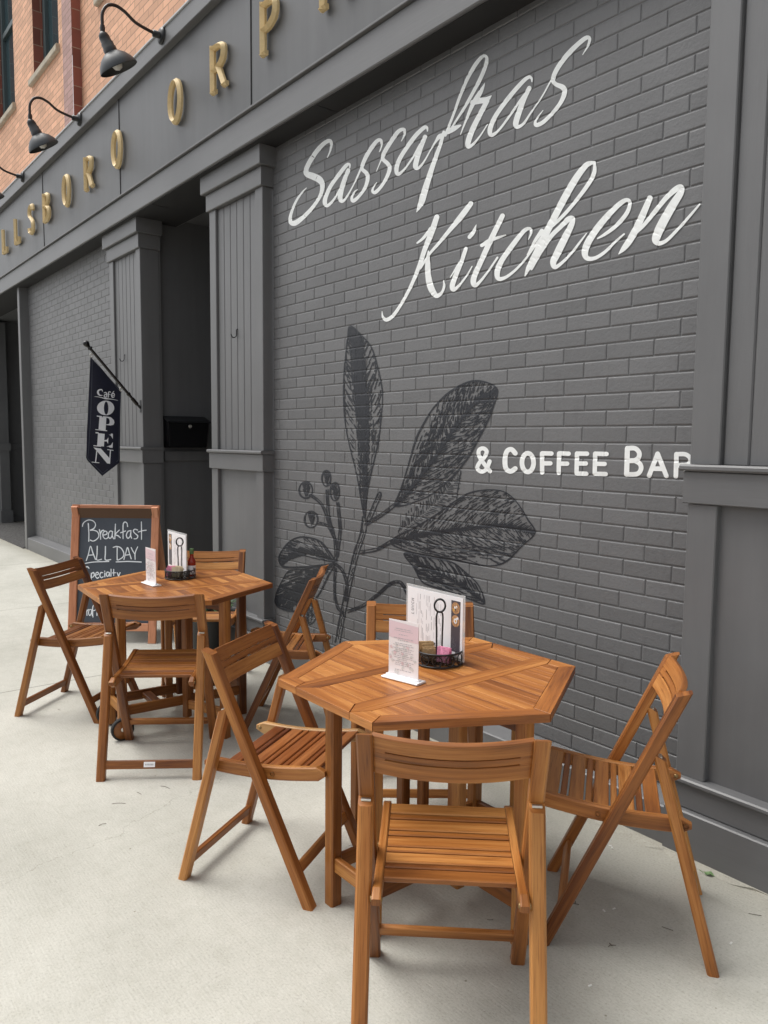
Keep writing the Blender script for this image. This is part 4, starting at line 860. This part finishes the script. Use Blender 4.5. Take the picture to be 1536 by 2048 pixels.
# ================================================================ folding gate-leg tables
TZ, TA, TB, TC, TX = 0.785, 0.525, 0.473, 0.532, 0.150
HEX = [(-TA / 2, -TB), (TA / 2, -TB), (TC, 0), (TA / 2, TB), (-TA / 2, TB), (-TC, 0)]
def poly_prism(mb, P, z0, z1, ch=0.003, udir=(1, 0)):
    """flat board with a polygon outline; grain runs along udir"""
    n = len(P); u0, v0 = RND.uniform(0, 50), RND.uniform(0, 50); tone = RND.uniform(-0.11, 0.15)
    c = Vector((sum(p[0] for p in P) / n, sum(p[1] for p in P) / n)); ar = sum(P[i][0] * P[(i + 1) % n][1] - P[(i + 1) % n][0] * P[i][1] for i in range(n))
    if ar < 0: P = P[::-1]
    ins = []
    for i in range(n):
        p, a, b = Vector(P[i]), Vector(P[i - 1]), Vector(P[(i + 1) % n]); e1, e2 = (p - a).normalized(), (b - p).normalized(); n1, n2 = Vector((-e1.y, e1.x)), Vector((-e2.y, e2.x)); m_ = (n1 + n2); ins.append(p + m_ * (ch / max(0.25, m_.dot(n1))))
    vs = [(p[0], p[1], z0) for p in P] + [(p[0], p[1], z1 - ch) for p in P] + [(p[0], p[1], z1) for p in ins]
    ud = Vector(udir).normalized(); vd = Vector((-ud.y, ud.x)); uvf = lambda q: (u0 + Vector(q[:2]).dot(ud), v0 + Vector(q[:2]).dot(vd) + q[2])
    fs = [[i, (i + 1) % n, n + (i + 1) % n, n + i] for i in range(n)] + [[n + i, n + (i + 1) % n, 2 * n + (i + 1) % n, 2 * n + i] for i in range(n)] + [list(range(2 * n, 3 * n)), list(range(n - 1, -1, -1))]
    mb.add(vs, fs, [[uvf(vs[k]) for k in f_] for f_ in fs], tone)
def clip(P, nx, ny, d):          # keep the side nx*x + ny*y <= d
    out = []
    for i in range(len(P)):
        a, b = P[i], P[(i + 1) % len(P)]; fa, fb = nx * a[0] + ny * a[1] - d, nx * b[0] + ny * b[1] - d
        if fa <= 0: out.append(a)
        if fa * fb < 0: t_ = fa / (fa - fb); out.append((a[0] + (b[0] - a[0]) * t_, a[1] + (b[1] - a[1]) * t_))
    return out
def inset(P, d):
    for i in range(len(P)):
        pass
    Q = P[:]; n = len(P)
    for i in range(n):
        a, b = P[i], P[(i + 1) % n]; ex, ey = b[0] - a[0], b[1] - a[1]; l_ = math.hypot(ex, ey); nx, ny = ey / l_, -ex / l_
        dd = d[i] if isinstance(d, list) else d; Q = clip(Q, nx, ny, nx * a[0] + ny * a[1] - dd)
    return Q
def framed_panel(mb, P, wds, pitch=0.043):
    """frame boards round a polygon (counter-clockwise), slats running along x inside"""
    n = len(P); I = inset(P, wds)
    def corner(i):
        a = P[i]; b1 = (Vector(P[i]) - Vector(P[i - 1])).normalized(); b2 = (Vector(P[(i + 1) % n]) - Vector(P[i])).normalized(); w1, w2 = wds[i - 1], wds[i]
        n1, n2 = Vector((-b1.y, b1.x)), Vector((-b2.y, b2.x)); det = n1.x * n2.y - n1.y * n2.x
        return (a[0] + (w1 * n2.y - w2 * n1.y) / det, a[1] + (n1.x * w2 - n2.x * w1) / det)
    In = [corner(i) for i in range(n)]; g = 0.00025
    for i in range(n):
        k = (i + 1) % n; e = Vector(P[k]) - Vector(P[i]); q = [P[i], P[k], In[k], In[i]]
        c = Vector((sum(p[0] for p in q) / 4, sum(p[1] for p in q) / 4)); q = [tuple(c + (Vector(p) - c) * (1 - g / max(0.02, wds[i] / 2))) for p in q]
        poly_prism(mb, q, TZ - 0.026, TZ, 0.0009, e)
    ys = [p[1] for p in In]; lo, hi = min(ys), max(ys); k = max(1, round((hi - lo) / pitch)); st = (hi - lo) / k
    for j in range(k):
        a, b = lo + j * st + 0.0006, lo + (j + 1) * st - 0.0006; q = clip(clip(inset(In, 0.0011), 0, 1, b), 0, -1, -a)
        if len(q) > 2: poly_prism(mb, q, TZ - 0.018, TZ - 0.0007, 0.0005, (1, 0))
def gate_table(ga, wheels):
    t = empty('gate_leg_table', (0, 0, 0)); fwd = 0.0004
    b = MB(); framed_panel(b, [(-TX + fwd, -TB), (TX - fwd, -TB), (TX - fwd, TB), (-TX + fwd, TB)], [0.058, 0.050, 0.058, 0.050]); b.build('tabletop', MW, t)
    for s in (-1, 1):
        P = [(TX + fwd, -TB), (TA / 2, -TB), (TC, 0), (TA / 2, TB), (TX + fwd, TB)]
        if s < 0: P = [(-x, y) for x, y in P][::-1]
        b = MB(); framed_panel(b, P, [0.058, 0.058, 0.058, 0.058, 0.030] if s > 0 else [0.058, 0.058, 0.058, 0.058, 0.030]); b.build('drop_leaf', MW, t)
    lx, ly = 0.112, 0.345
    for sx in (-1, 1):
        for sy in (-1, 1):
            b = MB(); lift = 0.012 if wheels and sy < 0 else 0.0; bar(b, (sx * lx, sy * ly, lift), (sx * lx, sy * ly, TZ - 0.0265), 0.046, 0.046, (1, 0, 0), ch=0.006); b.build('leg', MW, t)
        b = MB(); bar(b, (sx * lx, -ly + 0.023, 0.145), (sx * lx, ly - 0.023, 0.145), 0.052, 0.022, (0, 0, 1)); b.build('side_rail', MW, t)
        b = MB(); bar(b, (sx * lx, -ly + 0.023, TZ - 0.058), (sx * lx, ly - 0.023, TZ - 0.058), 0.060, 0.022, (0, 0, 1)); b.build('apron', MW, t)
    for y, z, h_ in ((-ly, TZ - 0.058, 0.060), (ly, TZ - 0.058, 0.060), (-ly, 0.150, 0.052), (ly, 0.150, 0.052), (-0.15, 0.146, 0.030), (0.15, 0.146, 0.030)):
        b = MB(); bar(b, (-lx + 0.012, y, z), (lx - 0.012, y, z), h_, 0.022 if h_ > 0.05 else 0.05, (0, 0, 1)); b.build('cross_rail', MW, t)
    for sx in (-1, 1):     # the two gates
        a = ga if sx > 0 else math.pi - ga * 0.6; u = Vector((math.cos(a), math.sin(a), 0)); o = Vector((sx * (lx + 0.036), 0, 0)); r_ = 0.285; e = o + u * r_
        g = MB(); bar(g, o + Vector((0, 0, 0.06)), o + Vector((0, 0, TZ - 0.03)), 0.040, 0.040, u, ch=0.005); gt = g.build('gate_post', MW, t)
        g = MB(); bar(g, e, e + Vector((0, 0, TZ - 0.028)), 0.046, 0.046, u, ch=0.006); g.build('gate_leg', MW, gt)
        for z, h_ in ((0.135, 0.052), (TZ - 0.062, 0.060)): g = MB(); bar(g, o + u * 0.02 + Vector((0, 0, z)), e - u * 0.023 + Vector((0, 0, z)), h_, 0.022, (0, 0, 1)); g.build('gate_rail', MW, gt)
    # inner posts of the chair store
    for sx in (-1, 1): b = MB(); bar(b, (sx * (lx - 0.03), 0.04, 0.12), (sx * (lx - 0.03), 0.04, TZ - 0.03), 0.036, 0.036, (1, 0, 0), ch=0.005); b.build('inner_post', MW, t)
    if wheels:
        for sx in (-1, 1):
            c = Vector((sx * (lx + 0.037), -ly - 0.012, 0.060)); b = MB(); lathe(b, [(0.0, -0.013), (0.050, -0.013), (0.050, 0.013), (0.0, 0.013)], c, (sx, 0, 0), 28); wh = b.build('wheel', MW, t)
            b = MB(); lathe(b, [(0.050, -0.014), (0.058, -0.013), (0.060, -0.009), (0.060, 0.009), (0.058, 0.013), (0.050, 0.014)], c, (sx, 0, 0), 32); b.build('tyre', M_RUBBER, wh)
            b = MB(); lathe(b, [(0.012, 0.013), (0.010, 0.018), (0.0, 0.019)], c, (sx, 0, 0), 12); b.build('axle_bolt', M_STEEL, wh)
    return t
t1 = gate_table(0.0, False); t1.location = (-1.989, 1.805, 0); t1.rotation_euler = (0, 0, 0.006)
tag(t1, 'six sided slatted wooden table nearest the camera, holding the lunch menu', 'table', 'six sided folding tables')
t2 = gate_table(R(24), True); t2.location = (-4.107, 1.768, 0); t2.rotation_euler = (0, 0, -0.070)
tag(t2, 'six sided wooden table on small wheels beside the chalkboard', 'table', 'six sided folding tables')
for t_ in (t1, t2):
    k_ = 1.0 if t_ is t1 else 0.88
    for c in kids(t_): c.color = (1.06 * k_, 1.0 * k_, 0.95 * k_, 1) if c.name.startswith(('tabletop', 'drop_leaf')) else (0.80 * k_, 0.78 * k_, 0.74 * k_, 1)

# ================================================================ what stands on the tables
def caddy(loc, rz, label, brown_side):
    t = empty('condiment_caddy', loc, rz, label, 'caddy', 'condiment caddies'); r_ = 0.086
    b = MB()
    for z in (0.004, 0.050): tube(b, [(math.cos(a) * r_, math.sin(a) * r_, z) for a in [q * math.pi / 16 for q in range(32)]], 0.0036, 6, closed=True)
    for q in range(11):        # rings of wire between the hoops
        a = 2 * math.pi * q / 11; tube(b, [(math.cos(a + math.cos(p) * 0.2) * r_, math.sin(a + math.cos(p) * 0.2) * r_, 0.027 + math.sin(p) * 0.020) for p in [k * math.pi / 7 for k in range(14)]], 0.0024, 5, closed=True)
    for a in (0, math.pi / 2, math.pi / 4, 3 * math.pi / 4): tube(b, [(-math.cos(a) * r_, -math.sin(a) * r_, 0.004), (math.cos(a) * r_, math.sin(a) * r_, 0.004)], 0.0025, 6)
    b.build('wire_basket', M_BLACK, t)
    b = MB(); c0 = Vector((0.0, 0.0, 0.0)); 
    for s in (-1, 1): tube(b, crom([(s * 0.010, 0, 0.004), (s * 0.0105, 0, 0.10), (s * 0.0115, 0, 0.175), (s * 0.004, 0, 0.193)], 5), 0.0032, 8)
    for q in range(2): tube(b, [(math.cos(a) * 0.020, 0.003 * (q * 2 - 1), 0.214 + math.sin(a) * 0.024) for a in [k * math.pi / 10 for k in range(20)]], 0.0034, 8, closed=True)
    b.build('loop_handle', M_BLACK, t)
    # smoked tray with paper packets
    b = MB(); lathe(b, [(0.0, 0.008), (0.064, 0.008), (0.068, 0.045), (0.065, 0.045), (0.061, 0.011), (0.0, 0.011)], (-0.005, -0.012, 0), (0, 0, 1), 28); b.build('tray', M_SMOKE, t)
    return t
def packets(root, kind, mat, x0, y0, rz, n, label, cat='sugar packets', tilt=0.35):
    o = empty(kind, (0, 0, 0), 0, label, cat)
    o.location = root.matrix_world @ Vector((0, 0, 0)) if False else root.location + Matrix.Rotation(root.rotation_euler.z, 3, 'Z') @ Vector((x0, y0, 0.0135)); o.rotation_euler = (0, 0, root.rotation_euler.z + rz)
    b = MB()
    for i in range(n):
        a = RND.uniform(-0.16, 0.16); y = (i - n / 2) * 0.0078; zt = 0.052 + RND.uniform(-0.010, 0.010); dx = RND.uniform(-0.004, 0.004); wv = [RND.uniform(-0.0015, 0.0015) for _ in range(10)]; P = []
        for j in range(5):
            for z in (0.0, zt): P.append((dx + (j - 2) * 0.0125, y + a * (j - 2) * 0.012 + wv[j] + (z * tilt * 0.25), z + 0.004 * (wv[j] * 300 if z else 0) * 0.25))
        for th_ in (-0.0012, 0.0012):
            b.add([(p[0], p[1] + th_, p[2]) for p in P], [[2 * j, 2 * j + 2, 2 * j + 3, 2 * j + 1] for j in range(4)])
        b.add([(P[2 * j + 1][0], P[2 * j + 1][1] + th_, P[2 * j + 1][2]) for j in range(5) for th_ in (-0.0012, 0.0012)], [[2 * j, 2 * j + 1, 2 * j + 3, 2 * j + 2] for j in range(4)])
    b.build('packet_stack', mat, o)
    return o
cd1 = caddy((-2.061, 1.905, TZ + 0.001), 0.9, 'black wire condiment caddy in front of the lunch menu on the near table', 0)
packets(cd1, 'sugar_packets', M_BROWNS, -0.045, 0.006, 0.2, 7, 'brown sugar packets standing in the caddy on the near table')
packets(cd1, 'sweetener_packets', M_PINK, 0.018, -0.030, -0.5, 4, 'bright pink sweetener packets in the caddy on the near table', 'sweetener packets')
cd2 = caddy((-4.268, 1.862, TZ + 0.001), 0.9, 'black wire condiment caddy beside the sauce bottle on the far table', 0)
packets(cd2, 'sweetener_packets', M_PINK, -0.05, 0.0, 0.2, 5, 'pink sweetener packets in the caddy on the far table', 'sweetener packets')
packets(cd2, 'sugar_packets', M_CREAM, -0.002, -0.032, -0.3, 6, 'cream sugar packets in the caddy on the far table')
def menu(loc, rz, wd, ht, flip, label):
    t = empty('menu', loc, rz, label, 'menu', 'menus in the caddies')       # local x along the sheet, z up, front towards -y
    b = MB(); lean = 0.0
    box(b, (-wd / 2, -0.0012, 0), (wd / 2, 0.0012, ht), 0.0005); b.build('plastic_sleeve', M_ACRYL, t)
    m_ = 0.010; b = MB(); box(b, (-wd / 2 + m_, -0.0022, m_), (wd / 2 - m_, -0.0014, ht - m_), 0.0002); pg = b.build('page', M_PAPER, t)
    fx = -1 if flip else 1
    F = lambda x, z, l_=0.0: (fx * x, -0.0026 - l_, z)
    b = MB(); r2 = random.Random(3)
    xa = -wd / 2 + 0.062
    for c_ in range(20):           # lines of print, turned a quarter
        x = xa + c_ * 0.0072
        if c_ in (7, 13): continue
        z = 0.026 + r2.uniform(0, 0.02)
        while z < ht - 0.04:
            l_ = r2.uniform(0.012, 0.05)
            if r2.random() < 0.72: b.add([F(x, z), F(x + 0.0016, z), F(x + 0.0016, min(z + l_, ht - 0.03)), F(x, min(z + l_, ht - 0.03))], [[0, 1, 2, 3]], mi=0 if r2.random() < 0.4 else 1)
            z += l_ + r2.uniform(0.004, 0.02)
    b.build('print_lines', [M_TEXT, M_TEXTL], pg)
    # the word LUNCH reading upwards
    b = MB(); cw, chh = 0.0100, 0.0155; gl = {'L': [[(0, 1), (0, 0), (0.7, 0)]], 'U': [[(0, 1), (0, 0.2), (0.35, 0), (0.7, 0.2), (0.7, 1)]], 'N': [[(0, 0), (0, 1), (0.7, 0), (0.7, 1)]], 'C': [[(0.75, 0.82), (0.4, 1), (0.05, 0.7), (0.05, 0.3), (0.4, 0), (0.75, 0.18)]], 'H': [[(0, 0), (0, 1)], [(0.7, 0), (0.7, 1)], [(0, 0.5), (0.7, 0.5)]]}
    if not flip:
        for i, ch in enumerate('LUNCH'):
            for P in gl[ch]: ribbon(b, [(xa - 0.030 + chh * (1 - v) , 0.132 + i * 0.0130 + u * cw, 0.0022) for u, v in P], lambda x, z, l_=0.0: F(x, z, l_), 1, straight=True, cap=False)
        b.build('heading_text', M_TEXT, pg)
    # dark strip with two food pictures
    x0, x1 = wd / 2 - 0.070, wd / 2 - 0.022; b = MB(); b.add([F(x0, 0.03), F(x1, 0.03), F(x1, ht - 0.025), F(x0, ht - 0.025)], [[0, 1, 2, 3]], mi=0)
    cx = (x0 + x1) / 2
    for k, (cz, mats_) in enumerate(((ht - 0.052, 1), (ht - 0.100, 1))):
        b.add([F(cx + math.cos(a) * 0.0215, cz + math.sin(a) * 0.0225, 0.0003) for a in [q * math.pi / 8 for q in range(16)]], [list(range(16))], mi=1)
        for q in range(9): a, rr = r2.uniform(0, 6.28), r2.uniform(0, 0.017); b.add([F(cx + math.cos(a) * rr + math.cos(p) * 0.0045, cz + math.sin(a) * rr + math.sin(p) * r2.uniform(0.003, 0.007), 0.0005 + q * 5e-5) for p in [v * math.pi / 4 for v in range(8)]], [list(range(8))], mi=r2.choice((0, 3, 2, 1)))
        if k: 
            b.add([F(cx + math.cos(a) * 0.009, cz + math.sin(a) * 0.010, 0.0012) for a in [q * math.pi / 8 for q in range(16)]], [list(range(16))], mi=3); b.add([F(cx + 0.001 + math.cos(a) * 0.004, cz + math.sin(a) * 0.0045, 0.0014) for a in [q * math.pi / 6 for q in range(12)]], [list(range(12))], mi=2)
    for q in range(9): b.add([F(x0 + 0.006 + q * 0.003, 0.036), F(x0 + 0.0068 + q * 0.003, 0.036), F(x0 + 0.0068 + q * 0.003, 0.036 + r2.uniform(0.02, 0.05)), F(x0 + 0.006 + q * 0.003, 0.036 + r2.uniform(0.02, 0.05))], [[0, 1, 2, 3]], mi=4)
    for q in b.v: pass
    b.build('picture_strip', [M_FOODD, M_FOOD1, M_YOLK, M_PAPER, M_TEXTL], pg)
    return t
menu((-2.139, 1.950, TZ + 0.0125), 0.01, 0.326, 0.246, False, 'white lunch menu sheet standing in the caddy on the near table')
menu((-4.420, 1.912, TZ + 0.0125), -0.03, 0.300, 0.246, True, 'white menu sheet standing in the caddy on the far table')
def card_stand(loc, rz, label, wd=0.128, ht=0.205):
    t = empty('card_stand', loc, rz, label, 'table card', 'drinks cards on the tables')
    b = MB(); box(b, (-wd / 2 - 0.013, -0.026, 0), (wd / 2 + 0.013, 0.026, 0.0065), 0.002); box(b, (-wd / 2 - 0.006, -0.0075, 0.0068), (wd / 2 + 0.006, -0.0028, 0.0135), 0.001); box(b, (-wd / 2 - 0.006, 0.0028, 0.0068), (wd / 2 + 0.006, 0.0075, 0.0135), 0.001); b.build('acrylic_base', M_PAPER, t)
    b = MB(); box(b, (-wd / 2, -0.0012, 0.007), (wd / 2, 0.0012, ht), 0.0004); pg = b.build('card', M_CARD, t)
    b = MB(); r2 = random.Random(5); F = lambda x, z, l_=0.0: (x, -0.0018 - l_, z)
    b.add([F(-wd / 2 + 0.001, ht - 0.062), F(wd / 2 - 0.001, ht - 0.070), F(wd / 2 - 0.001, ht - 0.012), F(-wd / 2 + 0.001, ht - 0.004)], [[0, 1, 2, 3]], mi=0)
    z = ht - 0.030
    while z > 0.03:
        l_ = r2.uniform(0.015, 0.045); 
        if r2.random() < 0.85:
            x = -l_
            while x < l_: q = r2.uniform(0.004, 0.016); b.add([F(x, z, 4e-4), F(min(x + q, l_), z, 4e-4), F(min(x + q, l_), z + 0.0019, 4e-4), F(x, z + 0.0019, 4e-4)], [[0, 1, 2, 3]], mi=1); x += q + 0.0025
        z -= r2.choice((0.0065, 0.0065, 0.011))
    for q in range(26): x, z = r2.uniform(-wd / 2 + 0.008, wd / 2 - 0.008), r2.uniform(0.02, 0.12); b.add([F(x + math.cos(a) * r2.uniform(0.003, 0.009), z + math.sin(a) * r2.uniform(0.003, 0.009), 1e-4 + q * 1e-5) for a in [k * math.pi / 5 for k in range(10)]], [list(range(10))], mi=r2.choice((2, 2, 3)))
    b.build('card_print', [M_CARDP, M_TEXTL, plain('pale_blossom', (0.66, 0.66, 0.65), 0.5), plain('pink_blossom', (0.74, 0.58, 0.60), 0.5)], pg)
    return t
card_stand((-1.981, 1.666, TZ + 0.0005), 0.22, 'pink drinks card in a white acrylic stand on the near table')
card_stand((-4.170, 1.647, TZ + 0.0005), 0.05, 'pink drinks card in a white stand on the far table, seen almost edge on')
t = empty('sauce_bottle', (-4.290, 1.946, TZ + 0.0005), 0, 'hot sauce bottle with red sauce and green cap in the far caddy', 'sauce bottle')
b = MB(); lathe(b, [(0.0, 0.0), (0.022, 0.0), (0.0235, 0.004), (0.0235, 0.085), (0.021, 0.098), (0.012, 0.112), (0.0105, 0.135), (0.0115, 0.138), (0.0, 0.140)], (0, 0, 0), (0, 0, 1), 20); b.build('bottle', M_SAUCE, t)
b = MB(); lathe(b, [(0.0240, 0.014), (0.0240, 0.066)], (0, 0, 0), (0, 0, 1), 20); b.build('paper_label', M_PAPER, t)
b = MB(); lathe(b, [(0.0125, 0.134), (0.0125, 0.162), (0.011, 0.166), (0.0, 0.166)], (0, 0, 0), (0, 0, 1), 16); b.build('cap', M_CAPG, t)

# ================================================================ chalkboard on the pavement
bt = empty('chalkboard', (0, 0, 0), 0, 'wooden A-frame chalkboard lettered Breakfast ALL DAY, standing behind the far table', 'chalkboard')
FL_, FR_ = Vector((-6.204, 1.765, 0)), Vector((-5.767, 2.308, 0)); ex = (FR_ - FL_).normalized(); WB = (FR_ - FL_).length; back = Vector((-ex.y, ex.x, 0)); upv = (Vector((0, 0, 1)) * math.cos(R(9)) + back * math.sin(R(9))).normalized(); nb = ex.cross(upv); nb = -nb if nb.dot(-back) < 0 else nb
tl = on_plane(146, 1009, FL_, nb); HB = (tl - FL_).dot(upv); bp = lambda x, z, l_=0.0: FL_ + ex * x + upv * z + nb * l_
fw_ = 0.062
def bx2(name, mat, a, c, wd, th, parent=bt): b = MB(); bar(b, a, c, wd, th, (c - a).cross(nb), ch=0.004); return b.build(name, mat, parent)
bx2('frame_post', MW_RED, bp(fw_ / 2, 0), bp(fw_ / 2, HB), fw_, 0.024); bx2('frame_post', MW_RED, bp(WB - fw_ / 2, 0), bp(WB - fw_ / 2, HB), fw_, 0.024)
bx2('frame_rail', MW_RED, bp(fw_ + 0.001, HB - fw_ / 2), bp(WB - fw_ - 0.001, HB - fw_ / 2), fw_, 0.0235); bx2('frame_rail', MW_RED, bp(fw_ + 0.001, 0.125), bp(WB - fw_ - 0.001, 0.125), fw_, 0.0235)
b = MB(); b.add([bp(fw_ - 0.004, 0.15, -0.004), bp(WB - fw_ + 0.004, 0.15, -0.004), bp(WB - fw_ + 0.004, HB - fw_ + 0.004, -0.004), bp(fw_ - 0.004, HB - fw_ + 0.004, -0.004)], [[0, 1, 2, 3]]); slate = b.build('slate_panel', M_SLATE, bt)
bk = lambda x, z: FL_ + ex * x + back * (0.52 - 0.40 * z / HB) + Vector((0, 0, z * 0.985))
for x in (fw_ / 2, WB - fw_ / 2): bx2('rear_post', MW_RED, bk(x, 0), bk(x, HB - 0.01), 0.05, 0.022)
b = MB(); b.add([bk(fw_ * 0.8, 0.15), bk(WB - fw_ * 0.8, 0.15), bk(WB - fw_ * 0.8, HB - 0.02), bk(fw_ * 0.8, HB - 0.02)], [[0, 1, 2, 3]]); b.build('rear_panel', plain('dark_hardboard', (0.10, 0.05, 0.025), 0.7), bt)
CH = lambda x, y, l_=0.0: on_plane(140 + x / 8.5333, 1020 + y / 8.5333, bp(0, 0, -0.0032 + l_), nb)
b = MB(); cw = 19
def chalk(*P, w=cw, k=6): chalk.n += 1; ribbon(b, [(x, y, w * RND.uniform(0.75, 1.1)) for x, y in P], CH, k, dz=chalk.n * 3e-5)
chalk.n = 0
chalk((212,280),(222,235),(260,195),(320,170),(385,182),(430,225),(432,275),(400,320),(345,345),(400,345),(460,365),(490,415),(485,465),(440,510),(390,530),(345,512)); chalk((312,232),(322,400),(320,535))
chalk((502,335),(518,420),(523,500)); chalk((520,415),(535,365),(565,345),(580,352)); chalk((565,430),(625,412),(630,378),(598,360),(566,390),(562,440),(590,485),(625,488),(652,465))
chalk((728,372),(690,358),(660,395),(655,450),(680,483),(712,455),(726,380),(722,440),(745,490)); chalk((776,240),(770,370),(765,490)); chalk((842,342),(775,415),(820,440),(860,475))
chalk((983,282),(972,225),(935,205),(908,245),(905,370),(906,490)); chalk((865,388),(948,358)); chalk((1040,352),(990,365),(962,430),(985,482),(1025,450),(1040,365),(1035,430),(1052,482)); chalk((1152,342),(1105,328),(1082,358),(1110,400),(1155,440),(1140,485),(1092,492)); chalk((1218,202),(1220,350),(1220,502)); chalk((1165,376),(1230,355),(1298,345))
nb_ = lambda: b.build('chalk_words', M_CHALK, slate)
nb_(); b = MB(); chalk((278,862),(315,750),(350,618),(390,730),(435,842)); chalk((312,772),(405,765)); chalk((465,618),(462,740),(458,852),(540,840)); chalk((605,622),(604,740),(604,850),(695,845)); chalk((805,640),(804,750),(805,850)); chalk((738,638),(800,622),(870,650),(918,735),(900,805),(820,856)); chalk((920,842),(950,740),(982,640),(1015,740),(1045,832)); chalk((940,772),(1022,760)); chalk((1044,640),(1070,695),(1098,742)); chalk((1155,628),(1112,735),(1112,842))
chalk((260,912),(400,888),(662,878)); chalk((788,886),(1000,878),(1216,888))
nb_(); b = MB(); chalk((325,995),(298,968),(255,985),(250,1030),(300,1075),(300,1140),(255,1170),(225,1150)); chalk((365,1080),(360,1180),(362,1230)); chalk((365,1090),(400,1068),(415,1110),(385,1148),(362,1140)); chalk((430,1115),(485,1095),(475,1065),(445,1075),(435,1130),(465,1165),(490,1150)); chalk((560,1070),(525,1070),(510,1120),(535,1155),(565,1140)); chalk((595,1075),(594,1140)); chalk((592,1045),(594,1048)); chalk((675,1070),(635,1060),(620,1100),(640,1135),(668,1100),(674,1070),(680,1130)); chalk((700,1010),(700,1130)); chalk((745,1015),(746,1120)); chalk((725,1075),(778,1070)); chalk((805,1070),(825,1120)); chalk((855,1070),(820,1150),(800,1190))
nb_(); b = MB(); chalk((215,1610),(180,1660),(175,1740),(205,1800),(235,1790), w=17); chalk((285,1700),(290,1800), w=17); chalk((290,1730),(310,1700),(322,1705), w=17); chalk((372,1705),(335,1700),(315,1750),(335,1800),(362,1770),(372,1710),(382,1805), w=17); chalk((425,1650),(405,1625),(385,1680),(392,1830), w=17); chalk((368,1725),(425,1712), w=17); chalk((462,1640),(460,1800), w=17); chalk((435,1700),(500,1690), w=17)
nb_()

# ================================================================ potted plant by the pilaster
t = empty('potted_plant', (-5.30, 2.53, 0), 0, 'low leafy plant in a black pot behind the far table', 'potted plant')
b = MB(); lathe(b, [(0.0, 0.0), (0.125, 0.0), (0.132, 0.02), (0.168, 0.34), (0.178, 0.345), (0.178, 0.372), (0.160, 0.372), (0.155, 0.33), (0.0, 0.33)], (0, 0, 0), (0, 0, 1), 32); b.build('pot', M_GLOSSB, t)
b = MB(); r2 = random.Random(9)
for q in range(420):
    a, rr = r2.uniform(0, 6.283), 0.19 * math.sqrt(r2.random()); z = 0.36 + r2.uniform(0, 0.13) * (1 - rr / 0.26); c = Vector((math.cos(a) * rr, math.sin(a) * rr, z)); d = Vector((math.cos(a + r2.uniform(-1, 1)), math.sin(a + r2.uniform(-1, 1)), r2.uniform(-0.5, 0.7))).normalized(); s = d.cross(Vector((0, 0, 1))).normalized(); l_ = r2.uniform(0.022, 0.045); n_ = d.cross(s)
    b.add([c, c + d * l_ * 0.5 + s * l_ * 0.3 + n_ * 0.004, c + d * l_, c + d * l_ * 0.5 - s * l_ * 0.3 + n_ * 0.004], [[0, 1, 2, 3]])
fo_ = b.build('foliage', M_LEAF, t)
b = MB()
for q in range(14): a = r2.uniform(0, 6.283); tube(b, [(math.cos(a) * 0.02, math.sin(a) * 0.02, 0.33), (math.cos(a) * 0.11, math.sin(a) * 0.11, 0.42)], 0.003, 5)
b.build('stem', M_TWIG, t)

# ================================================================ litter on the pavement
def fallen_leaf(p, rz, s):
    P = [(-1, 0), (-0.55, 0.45), (-0.1, 0.72), (0.3, 0.55), (0.75, 0.3), (1.0, 0.0), (0.7, -0.35), (0.2, -0.6), (-0.35, -0.62), (-0.8, -0.3)]; b = MB(); n = len(P); ca, sa = math.cos(rz), math.sin(rz)
    for dz in (0.0, -0.0006): b.add([(0, 0, 0.006 + dz)] + [((x * ca - y * sa) * s, (x * sa + y * ca) * s, 0.004 + 0.006 * abs(y) + 0.004 * math.sin(x * 5) + dz) for x, y in P], [[0, 1 + i, 1 + (i + 1) % n] for i in range(n)])
    tube(b, [(-ca * s, -sa * s, 0.004), (-ca * s * 1.5 - 0.005, -sa * s * 1.5, 0.010)], 0.0012, 5)
    o = b.build('fallen_leaf', M_LEAF2); o.location = p; return o
tag(fallen_leaf(on_z(1418, 1750, 0), 0.4, 0.02), 'small green leaf lying on the pavement against the dark plinth', 'leaf')
tw_ = [(237, 1608, 1.0, 0.030), (278, 1587, 0.2, 0.018), (330, 1575, 0.4, 0.028), (118, 1420, 0.3, 0.012), (530, 1578, 2.0, 0.008), (1224, 1893, 1.2, 0.014), (1150, 1808, 0.5, 0.014), (1335, 1858, 0.3, 0.018), (1340, 1700, 0.1, 0.02), (1258, 1666, 0.4, 0.02), (565, 1645, 0.1, 0.010), (205, 1650, 1.6, 0.016), (1510, 1830, 0.6, 0.02), (980, 1840, 0.9, 0.010)]
r2 = random.Random(21)
for i, (x, y, a, l_) in enumerate(tw_):
    p = on_z(x, y, 0); b = MB(); tube(b, crom([(-math.cos(a) * l_, -math.sin(a) * l_, 0.0015), (r2.uniform(-0.004, 0.004), r2.uniform(-0.004, 0.004), 0.003), (math.cos(a) * l_, math.sin(a) * l_, 0.0015)], 3), 0.0010, 5)
    if i in (5, 6): tube(b, [(0, 0, 0.003), (-math.sin(a) * 0.014, math.cos(a) * 0.012, 0.003)], 0.0016, 5)
    o = b.build('twig', M_TWIG); o.location = p; tag(o, 'tiny dry twig lying on the pale concrete pavement', 'twig', 'dry twigs on the pavement')
for x, y in ((1220, 1692), (1224, 1696), (658, 1789), (1208, 1822), (1180, 1972), (1462, 1887), (700, 1690), (1228, 1818)):
    p = on_z(x, y, 0); b = MB(); box(b, (-0.006, -0.003, 0), (0.006, 0.003, 0.003), 0.001); o = b.build('paint_chip', M_CHIP); o.location = p; o.rotation_euler = (0, 0, r2.uniform(0, 3)); tag(o, 'tiny white chip lying on the pale concrete pavement', 'paint chip', 'white chips on the pavement')
